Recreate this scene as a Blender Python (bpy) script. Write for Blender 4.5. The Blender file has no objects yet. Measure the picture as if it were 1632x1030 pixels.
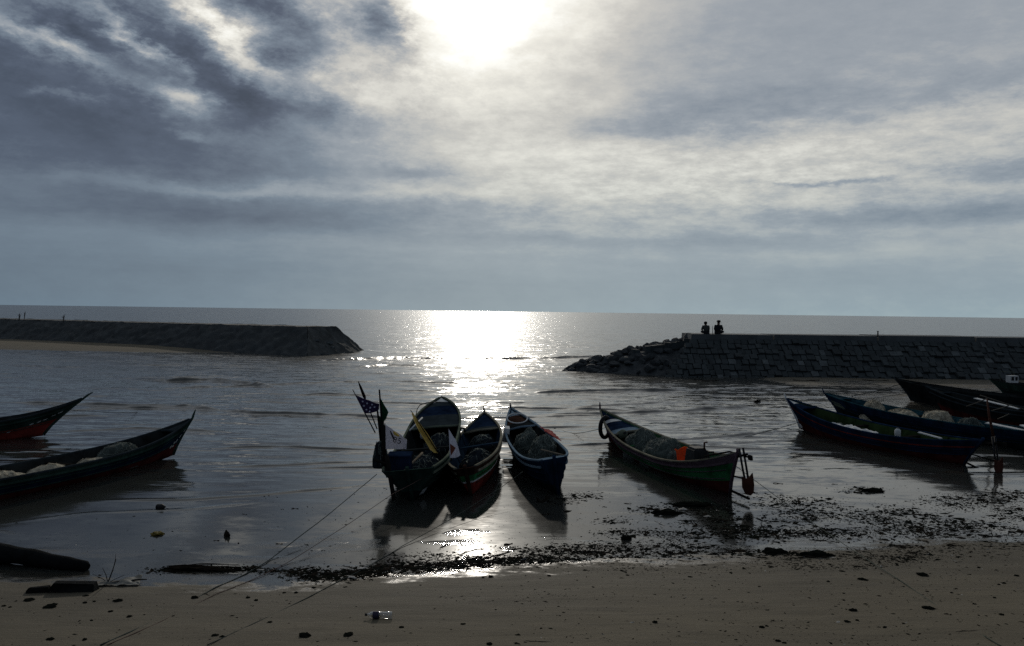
import bpy, math, random
import numpy as np
from mathutils import Vector, Matrix, noise

random.seed(7)
RNG = np.random.default_rng(11)
SC = bpy.context.scene
COL = SC.collection

# ------------------------------------------------------------------ camera
PW, PH, F = 1632.0, 1030.0, 1358.0
EYE = Vector((0, 0, 4.0))
_p, _r = math.atan(18.5 / F), math.radians(0.737)
FWD = Vector((0, math.cos(_p), -math.sin(_p)))
_u0, _r0 = Vector((0, math.sin(_p), math.cos(_p))), Vector((1, 0, 0))
RGT = _r0 * math.cos(_r) + _u0 * math.sin(_r)
UPV = _u0 * math.cos(_r) - _r0 * math.sin(_r)
cd = bpy.data.cameras.new('camera')
cd.sensor_fit = 'HORIZONTAL'
cd.angle = 2 * math.atan(PW / 2 / F)
cd.clip_start, cd.clip_end = 0.1, 100000
cam = bpy.data.objects.new('camera', cd)
COL.objects.link(cam)
cam.matrix_world = Matrix((
    (RGT.x, UPV.x, -FWD.x, EYE.x), (RGT.y, UPV.y, -FWD.y, EYE.y),
    (RGT.z, UPV.z, -FWD.z, EYE.z), (0, 0, 0, 1)))
SC.camera = cam


def ray(px, py):
    return (RGT * ((px - PW / 2) / F) - UPV * ((py - PH / 2) / F) + FWD).normalized()


def at(px, py, z=0.0):
    """where the sight line through a photo point meets height z"""
    d = ray(px, py)
    return EYE + d * ((z - EYE.z) / d.z)


def at_y(px, py, y):
    """where the sight line through a photo point meets distance y"""
    d = ray(px, py)
    return EYE + d * (y / d.y)


# ------------------------------------------------------------------ view
SC.view_settings.view_transform = 'Standard'
SC.view_settings.look = 'None'
SC.view_settings.exposure = 0.12
SC.view_settings.gamma = 1.0
SC.view_settings.use_curve_mapping = False
SC.cycles.max_bounces = 6
SC.cycles.use_denoising = False
SC.cycles.sample_clamp_direct = 0
SC.cycles.sample_clamp_indirect = 6
SC.cycles.caustics_reflective = False
SC.cycles.caustics_refractive = False

# ------------------------------------------------------------------ sun and sky
SUN_DIR = ray(768, -22)
SUN_EL = math.asin(SUN_DIR.z)
SUN_AZ = math.atan2(SUN_DIR.x, SUN_DIR.y)
sl = bpy.data.lights.new('sun', 'SUN')
sl.energy = 1.0
sl.angle = math.radians(1.2)
sl.color = (1.0, 0.93, 0.82)
so = bpy.data.objects.new('sun', sl)
COL.objects.link(so)
so.rotation_euler = (-SUN_DIR).to_track_quat('-Z', 'Y').to_euler()


def lin(r, g, b):
    f = lambda c: c / 12.92 if c <= 0.04045 else ((c + 0.055) / 1.055) ** 2.4
    return (f(r / 255), f(g / 255), f(b / 255), 1)


class NT:
    """small helper to write node trees"""
    def __init__(s, tree):
        s.t = tree
        s.n = tree.nodes
        s.n.clear()

    def add(s, kind, inp=None, **kw):
        n = s.n.new(kind)
        for k, v in kw.items():
            setattr(n, k, v)
        for k, v in (inp or {}).items():
            s.put(n.inputs[k], v)
        return n

    def put(s, sock, v):
        if isinstance(v, bpy.types.NodeSocket):
            s.t.links.new(v, sock)
        elif isinstance(v, bpy.types.Node):
            s.t.links.new(v.outputs[0], sock)
        else:
            sock.default_value = v

    def math(s, op, a, b=None, c=None, clamp=False):
        n = s.n.new('ShaderNodeMath')
        n.operation = op
        n.use_clamp = clamp
        for i, v in enumerate((a, b, c)):
            if v is not None:
                s.put(n.inputs[i], v)
        return n.outputs[0]

    def vec(s, op, a, b=None):
        n = s.n.new('ShaderNodeVectorMath')
        n.operation = op
        s.put(n.inputs[0], a)
        if b is not None:
            s.put(n.inputs[3] if op == 'SCALE' else n.inputs[1], b)
        return n.outputs['Value'] if op in ('DOT_PRODUCT', 'LENGTH') else n.outputs[0]

    def noise(s, v, scale, detail=4.0, rough=0.55, dist=0.0, out=0):
        n = s.add('ShaderNodeTexNoise', {'Vector': v, 'Scale': scale, 'Detail': detail,
                                         'Roughness': rough, 'Distortion': dist})
        return n.outputs[out]

    def mix(s, f, a, b, blend='MIX'):
        n = s.n.new('ShaderNodeMix')
        n.data_type = 'RGBA'
        n.blend_type = blend
        s.put(n.inputs[0], f)
        s.put(n.inputs[6], a)
        s.put(n.inputs[7], b)
        return n.outputs[2]

    def smooth(s, v, a, b, lo=0.0, hi=1.0):
        n = s.n.new('ShaderNodeMapRange')
        n.interpolation_type = 'SMOOTHSTEP'
        for i, x in enumerate((v, a, b, lo, hi)):
            s.put(n.inputs[i], x)
        return n.outputs[0]

    def ramp(s, f, stops, mode='LINEAR'):
        n = s.n.new('ShaderNodeValToRGB')
        n.color_ramp.interpolation = mode
        e = n.color_ramp.elements
        e[0].position, e[0].color = stops[0]
        e[1].position, e[1].color = stops[-1]
        for p, c in stops[1:-1]:
            x = e.new(p)
            x.color = c
        s.put(n.inputs[0], f)
        return n.outputs[0]


w = bpy.data.worlds.new('World')
SC.world = w
w.use_nodes = True
w.cycles.sampling_method = 'MANUAL'
w.cycles.sample_map_resolution = 512
N = NT(w.node_tree)
D = N.add('ShaderNodeTexCoord').outputs['Generated']
sep = N.add('ShaderNodeSeparateXYZ', {0: D})
dx, dy, dz = sep.outputs
az = N.math('ARCTAN2', dx, dy)
el = N.math('ARCSINE', dz)
AE = N.add('ShaderNodeCombineXYZ', {0: az, 1: el}).outputs[0]
# flat cloud deck seen in perspective
zz = N.math('ADD', N.math('MAXIMUM', dz, 0.0), 0.085)
PL = N.add('ShaderNodeCombineXYZ', {0: N.math('DIVIDE', dx, zz), 1: N.math('DIVIDE', dy, zz), 2: 0.3}).outputs[0]
plr = N.add('ShaderNodeMapping', {'Vector': PL, 'Rotation': (0, 0, math.radians(-28)), 'Scale': (1.0, 0.55, 1)}).outputs[0]
pls = N.add('ShaderNodeMapping', {'Vector': PL, 'Rotation': (0, 0, math.radians(12)), 'Scale': (0.55, 1.1, 1)}).outputs[0]
# cloud puffs drawn out down to the north
aer = N.add('ShaderNodeMapping', {'Vector': AE, 'Rotation': (0, 0, math.radians(24)), 'Scale': (1.0, 1.9, 1)}).outputs[0]
wn1 = N.noise(aer, 7.0, 8.0, 0.66, out=1)
wn2 = N.noise(N.vec('MULTIPLY', AE, (1.0, 2.6, 1.0)), 16.0, 8.0, 0.70, out=1)
warp = N.vec('ADD', N.vec('SCALE', N.vec('SUBTRACT', wn1, (0.5, 0.5, 0.5)), 0.11),
             N.vec('SCALE', N.vec('SUBTRACT', wn2, (0.5, 0.5, 0.5)), 0.045))
elf = N.smooth(el, 0.0, 0.22)
warp = N.vec('SCALE', warp, N.math('MULTIPLY_ADD', elf, 0.8, 0.2))
wflat = N.vec('MULTIPLY', warp, (1.2, 0.55, 0.0))
AEW = N.vec('ADD', AE, wflat)


def blob(P, cx, cy, rx, ry, rot, wgt, acc):
    d = ray(cx, cy)
    m = N.add('ShaderNodeMapping', {'Vector': P, 'Location': (math.atan2(d.x, d.y), math.asin(d.z), 0),
                                    'Rotation': (0, 0, -math.radians(rot)), 'Scale': (rx / F, ry / F, 1)},
              vector_type='TEXTURE').outputs[0]
    q = N.vec('DOT_PRODUCT', m, m)
    e = N.math('EXPONENT', N.math('MULTIPLY', q, -1.0))
    return N.math('MULTIPLY_ADD', e, wgt, acc)


SKY_BLOBS = [  # photo x, y, radii, tilt, weight
    (-150, 330, 640, 320, 0, -0.24), (0, 470, 700, 60, 0, -0.05),
    (150, 205, 350, 100, 6, -0.21), (480, 163, 130, 28, 8, -0.30), (60, 110, 130, 50, 20, -0.16),
    (285, 82, 175, 34, 33, -0.34), (135, 45, 60, 24, 25, -0.28), (40, 12, 80, 20, 12, -0.20),
    (425, 12, 110, 32, 28, -0.44), (440, 86, 58, 22, 8, -0.42), (598, 38, 46, 32, 20, -0.50),
    (330, 230, 220, 50, 5, -0.08),
    (85, 68, 75, 15, 25, 0.34), (205, 48, 60, 13, 34, 0.28), (258, 88, 42, 11, 30, 0.22), (355, 55, 105, 22, 40, 0.34),
    (290, 152, 58, 15, 8, 0.36), (100, 152, 40, 7, 0, 0.18), (510, 118, 130, 34, 26, 0.20),
    (400, 302, 240, 11, 0, 0.19), (310, 208, 24, 7, 0, 0.14), (480, 250, 170, 24, 8, 0.08),
    (765, -40, 165, 120, 0, 0.33), (745, -10, 270, 210, 0, 0.18), (790, 190, 230, 170, 0, 0.10),
    (450, 345, 380, 24, 0, -0.15), (1080, 188, 260, 28, -4, -0.15), (1300, 40, 420, 90, -8, -0.06),
    (1500, 342, 220, 18, 0, -0.17), (1610, 265, 90, 18, 0, -0.14), (1320, 287, 95, 4, 0, -0.14),
    (1000, 385, 320, 11, 0, -0.10), (650, 278, 60, 10, 0, -0.14), (760, 335, 220, 16, 0, -0.07),
    (1150, 290, 520, 58, -5, 0.10), (900, 235, 220, 45, 0, 0.09), (1380, 215, 260, 26, -8, 0.06),
    (1000, 455, 900, 45, 0, -0.05), (1560, 130, 120, 18, -10, -0.06),
]
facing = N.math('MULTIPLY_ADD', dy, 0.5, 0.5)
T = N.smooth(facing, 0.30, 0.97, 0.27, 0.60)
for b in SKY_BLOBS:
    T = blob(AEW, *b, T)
rip = N.noise(pls, 4.5, 8.0, 0.62)
rip2 = N.noise(aer, 17.0, 9.0, 0.70)
rip3 = N.noise(N.add('ShaderNodeMapping', {'Vector': AE, 'Rotation': (0, 0, math.radians(-7)), 'Scale': (1.0, 3.0, 1)}).outputs[0], 19.0, 9.0, 0.72)
ripm = N.smooth(el, 0.02, 0.14)
puffm = blob(AE, 280, 40, 480, 150, 0, 1.0, 0.0)
fibm = blob(AE, 1200, 290, 620, 130, -5, 1.0, 0.0)
T = N.math('ADD', T, N.math('MULTIPLY', N.math('MULTIPLY', N.math('SUBTRACT', rip, 0.5), ripm), 0.06))
T = N.math('ADD', T, N.math('MULTIPLY', N.math('SUBTRACT', N.smooth(rip2, 0.36, 0.64), 0.50), N.math('MULTIPLY_ADD', puffm, 0.18, 0.02)))
T = N.math('ADD', T, N.math('MULTIPLY', N.math('SUBTRACT', N.smooth(rip3, 0.30, 0.70), 0.5), N.math('MULTIPLY', ripm, N.math('MULTIPLY_ADD', fibm, 0.125, 0.02))))
# long thin bars low over the horizon
bars = N.noise(N.vec('MULTIPLY', AEW, (3.0, 34.0, 1.0)), 1.0, 5.0, 0.55)
barm = N.math('MULTIPLY', N.smooth(el, 0.0, 0.05), N.smooth(el, 0.22, 0.12))
T = N.math('ADD', T, N.math('MULTIPLY', N.math('MULTIPLY', N.math('SUBTRACT', bars, 0.5), barm), 0.17))
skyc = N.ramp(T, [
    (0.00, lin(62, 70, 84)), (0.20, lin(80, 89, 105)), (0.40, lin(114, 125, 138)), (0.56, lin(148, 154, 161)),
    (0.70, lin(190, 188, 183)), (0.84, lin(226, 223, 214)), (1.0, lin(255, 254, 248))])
hz = N.math('EXPONENT', N.math('MULTIPLY', N.math('MAXIMUM', el, 0.0), -11.0))
skyc = N.mix(N.math('MULTIPLY', hz, 1.0), skyc, N.mix(1.0, skyc, (0.80, 1.0, 1.05, 1), 'MULTIPLY'))
# light scattered forward through the cloud round the sun
cs = N.vec('DOT_PRODUCT', D, tuple(SUN_DIR))
ang = N.math('ARCCOSINE', N.math('MINIMUM', cs, 0.99999))
g1 = N.math('EXPONENT', N.math('MULTIPLY', N.math('POWER', N.math('DIVIDE', ang, math.radians(2.4)), 2.0), -1.0))
glow = N.math('MULTIPLY', g1, 1.2)
skyc = N.mix(1.0, skyc, N.add('ShaderNodeCombineXYZ', {0: glow, 1: N.math('MULTIPLY', glow, 0.95), 2: N.math('MULTIPLY', glow, 0.85)}).outputs[0], 'ADD')
nish = N.add('ShaderNodeTexSky', sky_type='NISHITA', sun_disc=False, sun_elevation=SUN_EL,
             sun_rotation=SUN_AZ, altitude=0.0, air_density=1.0, dust_density=0.6)
SKY_S = 0.1
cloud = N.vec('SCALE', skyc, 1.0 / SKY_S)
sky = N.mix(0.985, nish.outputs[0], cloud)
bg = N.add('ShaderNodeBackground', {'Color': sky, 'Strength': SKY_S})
wo = N.add('ShaderNodeOutputWorld', {'Surface': bg.outputs[0]})


# ------------------------------------------------------------------ helpers
def tag(o, label=None, cat=None, group=None, kind=None):
    for k, v in (('label', label), ('category', cat), ('group', group), ('kind', kind)):
        if v:
            o[k] = v
    return o


def thing(name, label, cat, loc=(0, 0, 0), rotz=0.0, group=None):
    o = bpy.data.objects.new(name, None)
    o.empty_display_size = 0.2
    COL.objects.link(o)
    o.location = loc
    o.rotation_euler = (0, 0, rotz)
    return tag(o, label, cat, group)


class MB:
    """collects vertices and faces; build() links them as one mesh object"""
    def __init__(s):
        s.v, s.f, s.m, s.sm = [], [], [], []

    def add(s, vs, fs, mi=0, smooth=False):
        o = len(s.v)
        s.v += [tuple(x) for x in vs]
        for f in fs:
            s.f.append(tuple(i + o for i in f))
            s.m.append(mi)
            s.sm.append(smooth)

    def box(s, c, size, rot=None, mi=0, taper=1.0, jit=0.0):
        hx, hy, hz_ = (k / 2 for k in size)
        R = rot or Matrix.Identity(3)
        vs = []
        for z in (-1, 1):
            k = taper if z > 0 else 1.0
            for x, y in ((-1, -1), (1, -1), (1, 1), (-1, 1)):
                p = Vector((x * hx * k, y * hy * k, z * hz_))
                if jit:
                    p += Vector([random.uniform(-jit, jit) for _ in range(3)])
                vs.append(Vector(c) + R @ p)
        s.add(vs, [(3, 2, 1, 0), (4, 5, 6, 7), (0, 1, 5, 4), (1, 2, 6, 5), (2, 3, 7, 6), (3, 0, 4, 7)], mi)

    def tube(s, pts, r, n=8, mi=0, cap=True, smooth=True):
        pts = [Vector(p) for p in pts]
        rs = r if hasattr(r, '__len__') else [r] * len(pts)
        o = len(s.v)
        up = None
        for i, p in enumerate(pts):
            t = (pts[min(i + 1, len(pts) - 1)] - pts[max(i - 1, 0)]).normalized()
            if up is None:
                up = t.orthogonal().normalized()
            up = (up - t * up.dot(t))
            up = up.normalized() if up.length > 1e-6 else t.orthogonal().normalized()
            b = t.cross(up)
            for k in range(n):
                a = 2 * math.pi * k / n
                s.v.append(tuple(p + (up * math.cos(a) + b * math.sin(a)) * rs[i]))
        for i in range(len(pts) - 1):
            for k in range(n):
                s.f.append((o + i * n + k, o + i * n + (k + 1) % n, o + (i + 1) * n + (k + 1) % n, o + (i + 1) * n + k))
                s.m.append(mi)
                s.sm.append(smooth)
        if cap:
            s.f.append(tuple(o + k for k in reversed(range(n))))
            s.f.append(tuple(o + (len(pts) - 1) * n + k for k in range(n)))
            s.m += [mi, mi]
            s.sm += [False, False]

    def build(s, name, mats, parent=None, loc=None):
        me = bpy.data.meshes.new(name)
        me.from_pydata(s.v, [], s.f)
        for m in (mats if isinstance(mats, (list, tuple)) else [mats]):
            me.materials.append(m)
        me.polygons.foreach_set('material_index', s.m)
        me.polygons.foreach_set('use_smooth', s.sm)
        me.update()
        o = bpy.data.objects.new(name, me)
        COL.objects.link(o)
        if parent:
            o.parent = parent
        if loc is not None:
            o.location = loc
        return o


def grid_object(name, xs, ys, Z, material):
    X, Y = np.meshgrid(xs, ys)
    co = np.stack([X, Y, Z], -1).reshape(-1, 3).astype(np.float32)
    ny, nx = X.shape
    i = (np.arange(ny - 1)[:, None] * nx + np.arange(nx - 1)[None, :]).ravel()
    q = np.stack([i, i + 1, i + nx + 1, i + nx], -1).astype(np.int32)
    me = bpy.data.meshes.new(name)
    me.vertices.add(len(co))
    me.vertices.foreach_set('co', co.ravel())
    me.loops.add(q.size)
    me.loops.foreach_set('vertex_index', q.ravel())
    me.polygons.add(len(q))
    me.polygons.foreach_set('loop_start', np.arange(0, q.size, 4, dtype=np.int32))
    me.polygons.foreach_set('loop_total', np.full(len(q), 4, dtype=np.int32))
    me.update(calc_edges=True)
    me.polygons.foreach_set('use_smooth', np.ones(len(q), dtype=bool))
    me.materials.append(material)
    o = bpy.data.objects.new(name, me)
    COL.objects.link(o)
    return o


_mats = {}


def mat(name, rgb, rough=0.7, var=0.25, scale=3.0, bump=0.0, bscale=30.0, spec=0.1, metal=0.0, tint=None, sheet=False):
    """worn paint, cloth, stone: colour broken up by noise, fine bump"""
    if name in _mats:
        return _mats[name]
    m = bpy.data.materials.new(name)
    m.use_nodes = True
    t = NT(m.node_tree)
    co = t.add('ShaderNodeTexCoord').outputs['Object']
    n1 = t.noise(co, scale, 6.0, 0.65)
    n2 = t.noise(co, scale * 9, 4.0, 0.6)
    k = t.math('MULTIPLY_ADD', t.smooth(n1, 0.3, 0.7), 0.65, t.math('MULTIPLY', n2, 0.5))
    c = (rgb[0], rgb[1], rgb[2], 1)
    lo = tuple(x * (1 - var) for x in c[:3]) + (1,)
    hi = tint + (1,) if tint else tuple(min(1, x * (1 + var)) for x in c[:3]) + (1,)
    colr = t.ramp(k, [(0.15, lo), (0.55, c), (0.95, hi)])
    b = t.add('ShaderNodeBsdfPrincipled', {'Base Color': colr, 'Roughness': t.math('MULTIPLY_ADD', n2, 0.25, rough - 0.12),
                                           'Metallic': metal, 'Specular IOR Level': spec})
    if bump:
        bn = t.add('ShaderNodeBump', {'Height': t.noise(co, bscale, 5.0, 0.65), 'Strength': 1.0, 'Distance': bump})
        t.put(b.inputs['Normal'], bn.outputs[0])
    out = b.outputs[0]
    if sheet:   # thin cloth lets light through
        tr = t.add('ShaderNodeBsdfTranslucent', {'Color': colr})
        out = t.add('ShaderNodeMixShader', {0: 0.45, 1: out, 2: tr.outputs[0]}).outputs[0]
    t.add('ShaderNodeOutputMaterial', {'Surface': out})
    _mats[name] = m
    return m


# ------------------------------------------------------------------ the ground
_sh = [(-400, 908), (0, 906), (240, 912), (430, 913), (600, 906), (750, 894), (900, 882), (1100, 874), (1300, 862), (1632, 846), (2000, 832)]
_sw = [at(*p) for p in _sh]
SHX = np.array([p.x for p in _sw])
SHY = np.array([p.y for p in _sw])


def sstep(a, b, x):
    t = np.clip((x - a) / (b - a), 0, 1)
    return t * t * (3 - 2 * t)


def vnoise(x, y, seed=0):
    """smooth value noise on arrays"""
    xi, yi = np.floor(x), np.floor(y)
    fx, fy = x - xi, y - yi
    fx, fy = fx * fx * (3 - 2 * fx), fy * fy * (3 - 2 * fy)

    def h(a, b):
        v = np.sin(a * 127.1 + b * 311.7 + seed * 74.7) * 43758.5453
        return v - np.floor(v)
    return (h(xi, yi) * (1 - fx) + h(xi + 1, yi) * fx) * (1 - fy) + (h(xi, yi + 1) * (1 - fx) + h(xi + 1, yi + 1) * fx) * fy - 0.5


def fbm(x, y, oct=4, seed=0):
    s, a = 0, 1.0
    for k in range(oct):
        s = s + a * vnoise(x * 2 ** k, y * 2 ** k, seed + k * 17)
        a *= 0.5
    return s


def shore(x):
    return np.interp(x, SHX, SHY) + 0.22 * fbm(x * 0.6, x * 0 + 3.3, 3, 5)


JL0, JL1 = Vector((-17.0, 71.0)), Vector((-56.3, 91.0))    # foot of the breakwater on the seaward left
JLD = (JL1 - JL0).normalized()
JLN = Vector((JLD.y, -JLD.x))
if JLN.y > 0:
    JLN = -JLN


def ground_z(x, y):
    x, y = np.asarray(x, float), np.asarray(y, float)
    d = y - shore(x)
    z = np.where(d < 0, np.minimum(-d * 0.045, 0.5) + 0.10 * sstep(0, 6, -d), -0.006 * d)
    z = z - 0.5 * sstep(12, 40, d)
    # low mud humps standing just out of the water film
    hump = fbm(x * 0.55, y * 1.3, 6, 3)
    z = z + np.where(d > 0, 1, 0.3) * 0.022 * hump * sstep(12, 4, np.abs(d - 2))
    z = z + 0.016 * fbm(x * 1.3, y * 2.6, 5, 9) * sstep(10, 3, d)
    # beach beside the left breakwater
    al = (x - JL0.x) * JLD.x + (y - JL0.y) * JLD.y
    ac = (x - JL0.x) * JLN.x + (y - JL0.y) * JLN.y
    bar = 0.42 * sstep(2, 22, al) * (1 - np.clip(ac / (6 + 9 * sstep(8, 40, al)), -0.2, 1.6)) - 0.02 + 0.05 * fbm(x * 0.15, y * 0.3, 3, 21)
    bar = np.where((ac > 22) | (ac < -4) | (al < 0), -1, bar)
    z = np.where(bar > z, np.maximum(z, bar - 0.08), z)
    # sand at the foot of the right breakwater
    q = sstep(10, 17, x) * sstep(30, 40, y + 0.15 * (x - 15)) + 0.12 * fbm(x * 0.2, y * 0.35, 3, 33)
    zr = -0.25 + 0.275 * q + 0.03 * sstep(46, 54, y)
    z = np.maximum(z, np.where((y > 24) & (y < 70) & (x > 8), zr, -9))
    return z


def ground_at(px, py):
    """ground or water surface under a photo point"""
    z = 0.0
    for _ in range(12):
        p = at(px, py, z)
        z = max(0.0, float(ground_z(p.x, p.y)))
    return Vector((p.x, p.y, z))


def spaced(a, b, step, grow, far):
    """coordinates with an even step between a and b, growing beyond b"""
    out = list(np.arange(a, b, step))
    s = step
    while out[-1] < far:
        s *= grow
        out.append(out[-1] + s)
    return out


def mirror(xs):
    return np.array([-x for x in reversed(xs) if x > 0] + list(xs))


def sand_material():
    m = bpy.data.materials.new('beach_sand')
    m.use_nodes = True
    t = NT(m.node_tree)
    P = t.add('ShaderNodeNewGeometry').outputs['Position']
    z = t.add('ShaderNodeSeparateXYZ', {0: P}).outputs[2]
    lowf = t.noise(t.vec('MULTIPLY', P, (0.35, 1.3, 1.0)), 1.0, 5.0, 0.6)
    streak = t.noise(t.vec('MULTIPLY', P, (1.2, 7.0, 1.0)), 1.0, 5.0, 0.6)
    grain = t.noise(P, 90.0, 3.0, 0.7)
    grit = t.noise(P, 22.0, 4.0, 0.7)
    dry = t.mix(t.smooth(lowf, 0.3, 0.72), (0.082, 0.067, 0.044, 1), (0.132, 0.109, 0.072, 1))
    dry = t.mix(t.math('MULTIPLY', t.smooth(streak, 0.52, 0.70), 0.6), dry, (0.050, 0.043, 0.034, 1))
    dry = t.mix(t.math('MULTIPLY', t.smooth(grit, 0.58, 0.75), 0.5), dry, (0.024, 0.021, 0.018, 1))
    dry = t.mix(0.5, dry, t.mix(grain, (0.042, 0.035, 0.024, 1), (0.200, 0.166, 0.110, 1)))
    wetcol = t.mix(lowf, (0.025, 0.024, 0.020, 1), (0.040, 0.038, 0.031, 1))
    mid = t.noise(t.vec('MULTIPLY', P, (2.2, 4.5, 1.0)), 1.0, 6.0, 0.65)
    zn = t.math('ADD', z, t.math('MULTIPLY', t.math('SUBTRACT', lowf, 0.5), 0.09))
    zn = t.math('ADD', zn, t.math('MULTIPLY', t.math('SUBTRACT', mid, 0.5), 0.11))
    wet = t.smooth(zn, 0.05, 0.012)
    damp = t.smooth(zn, 0.30, 0.03)
    col = t.mix(t.math('MULTIPLY', damp, 0.40), dry, wetcol)
    col = t.mix(wet, col, wetcol)
    rough = t.math('MULTIPLY_ADD', wet, -0.76, t.math('MULTIPLY_ADD', damp, -0.10, 0.90))
    hgt = t.math('ADD', t.math('MULTIPLY', grit, 0.012), t.math('MULTIPLY', streak, 0.02))
    hgt = t.math('ADD', hgt, t.math('MULTIPLY', grain, 0.003))
    bn = t.add('ShaderNodeBump', {'Height': hgt, 'Distance': 0.6, 'Strength': t.math('MULTIPLY_ADD', wet, -0.65, 1.0)})
    b = t.add('ShaderNodeBsdfPrincipled', {'Base Color': col, 'Roughness': rough, 'Normal': bn.outputs[0],
                                           'IOR': 1.36, 'Specular IOR Level': t.math('MULTIPLY_ADD', wet, 0.3, 0.2)})
    t.add('ShaderNodeOutputMaterial', {'Surface': b.outputs[0]})
    return m


gx = mirror(spaced(0, 13, 0.09, 1.06, 400))
gy = np.array(sorted([-x for x in spaced(-8, -7.5, 0.1, 1.12, 60)][:-1] + spaced(8, 23, 0.07, 1.03, 140)))
GX, GY = np.meshgrid(gx, gy)
beach = grid_object('beach', gx, gy, ground_z(GX, GY), sand_material())
tag(beach, kind='structure')


# ------------------------------------------------------------------ the sea
WAVES = [  # photo points along a wave's crest, height, breadth, foam
    ([(215, 603), (270, 608), (330, 606), (400, 613), (450, 619)], 0.16, 0.55),
    ([(0, 641), (140, 645), (300, 649), (400, 660), (560, 663), (645, 668)], 0.09, 0.40),
    ([(165, 798), (300, 797), (420, 789), (560, 776), (612, 768)], 0.030, 0.14),
    ([(0, 836), (140, 818), (300, 812), (420, 800)], 0.018, 0.12),
    ([(840, 627), (950, 625), (1060, 623), (1115, 620)], 0.15, 0.50),
    ([(850, 663), (930, 661), (1100, 655), (1205, 648)], 0.10, 0.40),
    ([(885, 711), (980, 709), (1060, 703), (1150, 697), (1230, 690), (1262, 680)], 0.055, 0.25),
    ([(640, 716), (560, 717), (430, 712), (330, 716)], 0.06, 0.24),
    ([(500, 575), (640, 571), (800, 573), (960, 569)], 0.16, 0.7),
    ([(60, 690), (220, 683), (380, 690)], 0.05, 0.3),
    ([(560, 640), (700, 645), (860, 642)], 0.07, 0.35),
    ([(720, 678), (830, 682), (960, 680)], 0.06, 0.3),
    ([(740, 700), (800, 703), (905, 699)], 0.05, 0.25),
    ([(320, 745), (450, 742), (600, 735)], 0.035, 0.2),
    ([(900, 650), (1000, 645), (1090, 641)], 0.05, 0.3),
    ([(1060, 715), (1180, 706), (1290, 700)], 0.03, 0.2),
    ([(420, 632), (520, 628), (640, 631)], 0.08, 0.4),
    ([(0, 660), (90, 664), (200, 663)], 0.05, 0.3),
]


_rw = random.Random(5)
for _ in range(34):      # many faint long ripples between the marked crests
    x0, y0 = _rw.uniform(-60, 1500), 575 + 190 * _rw.random() ** 1.2
    ln, sl_ = _rw.uniform(160, 420), _rw.uniform(-0.035, 0.03)
    dd = 4 * F / (y0 - 495)
    WAVES.append(([(x0 + ln * q / 4, y0 + sl_ * ln * q / 4 + _rw.uniform(-1.5, 1.5)) for q in range(5)], 0.0016 * dd * _rw.uniform(0.5, 1.1), 0.0085 * dd * _rw.uniform(0.8, 1.4)))


def sea_z(X, Y):
    d = Y - shore(X)
    calm = sstep(1.0, 14.0, d)
    Z = 0.010 * calm * np.sin(Y * 5.2 + 2.2 * fbm(X * 0.25, Y * 0.2, 3, 2) * 3) * (0.5 + vnoise(X * 0.3, Y * 0.25, 8))
    Z += 0.05 * sstep(8, 30, d) * sstep(400, 120, Y) * fbm(X * 0.22, Y * 0.9, 4, 40)
    Z += 0.022 * sstep(3, 12, d) * sstep(120, 60, Y) * fbm(X * 0.7, Y * 3.0, 3, 60)
    gx_, gy_ = X[0], Y[:, 0]
    for pts, h, b in WAVES:
        wp = [at(*p) for p in pts]
        xs = np.array([p.x for p in wp])
        ys = np.array([p.y for p in wp])
        o = np.argsort(xs)
        xs, ys = xs[o], ys[o]
        i0, i1 = np.searchsorted(gx_, (xs[0] - 0.4, xs[-1] + 0.4))
        j0, j1 = np.searchsorted(gy_, (ys.min() - 1.6 * b - 0.5, ys.max() + 3.2 * b + 0.5))
        if i1 - i0 < 2 or j1 - j0 < 2:
            continue
        x_, Y_ = gx_[i0:i1][None, :], gy_[j0:j1][:, None]
        yc = np.interp(x_, xs, ys) + 0.10 * b / 0.3 * fbm(x_ * 1.1, x_ * 0 + h * 50, 3, 4)
        env = sstep(xs[0] - 0.3, xs[0] + 1.5, x_) * sstep(xs[-1] + 0.3, xs[-1] - 1.5, x_)
        env = env * (0.75 + 0.6 * fbm(x_ * 0.9, x_ * 0 + h * 90, 3, 12))
        k = (Y_ - yc) / (b * 0.75)
        prof = np.where(k < 0, np.exp(-(k * 2.0) ** 2), np.exp(-(k * 0.9) ** 2))
        Z[j0:j1, i0:i1] += 1.15 * h * env * prof
    return Z


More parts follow.
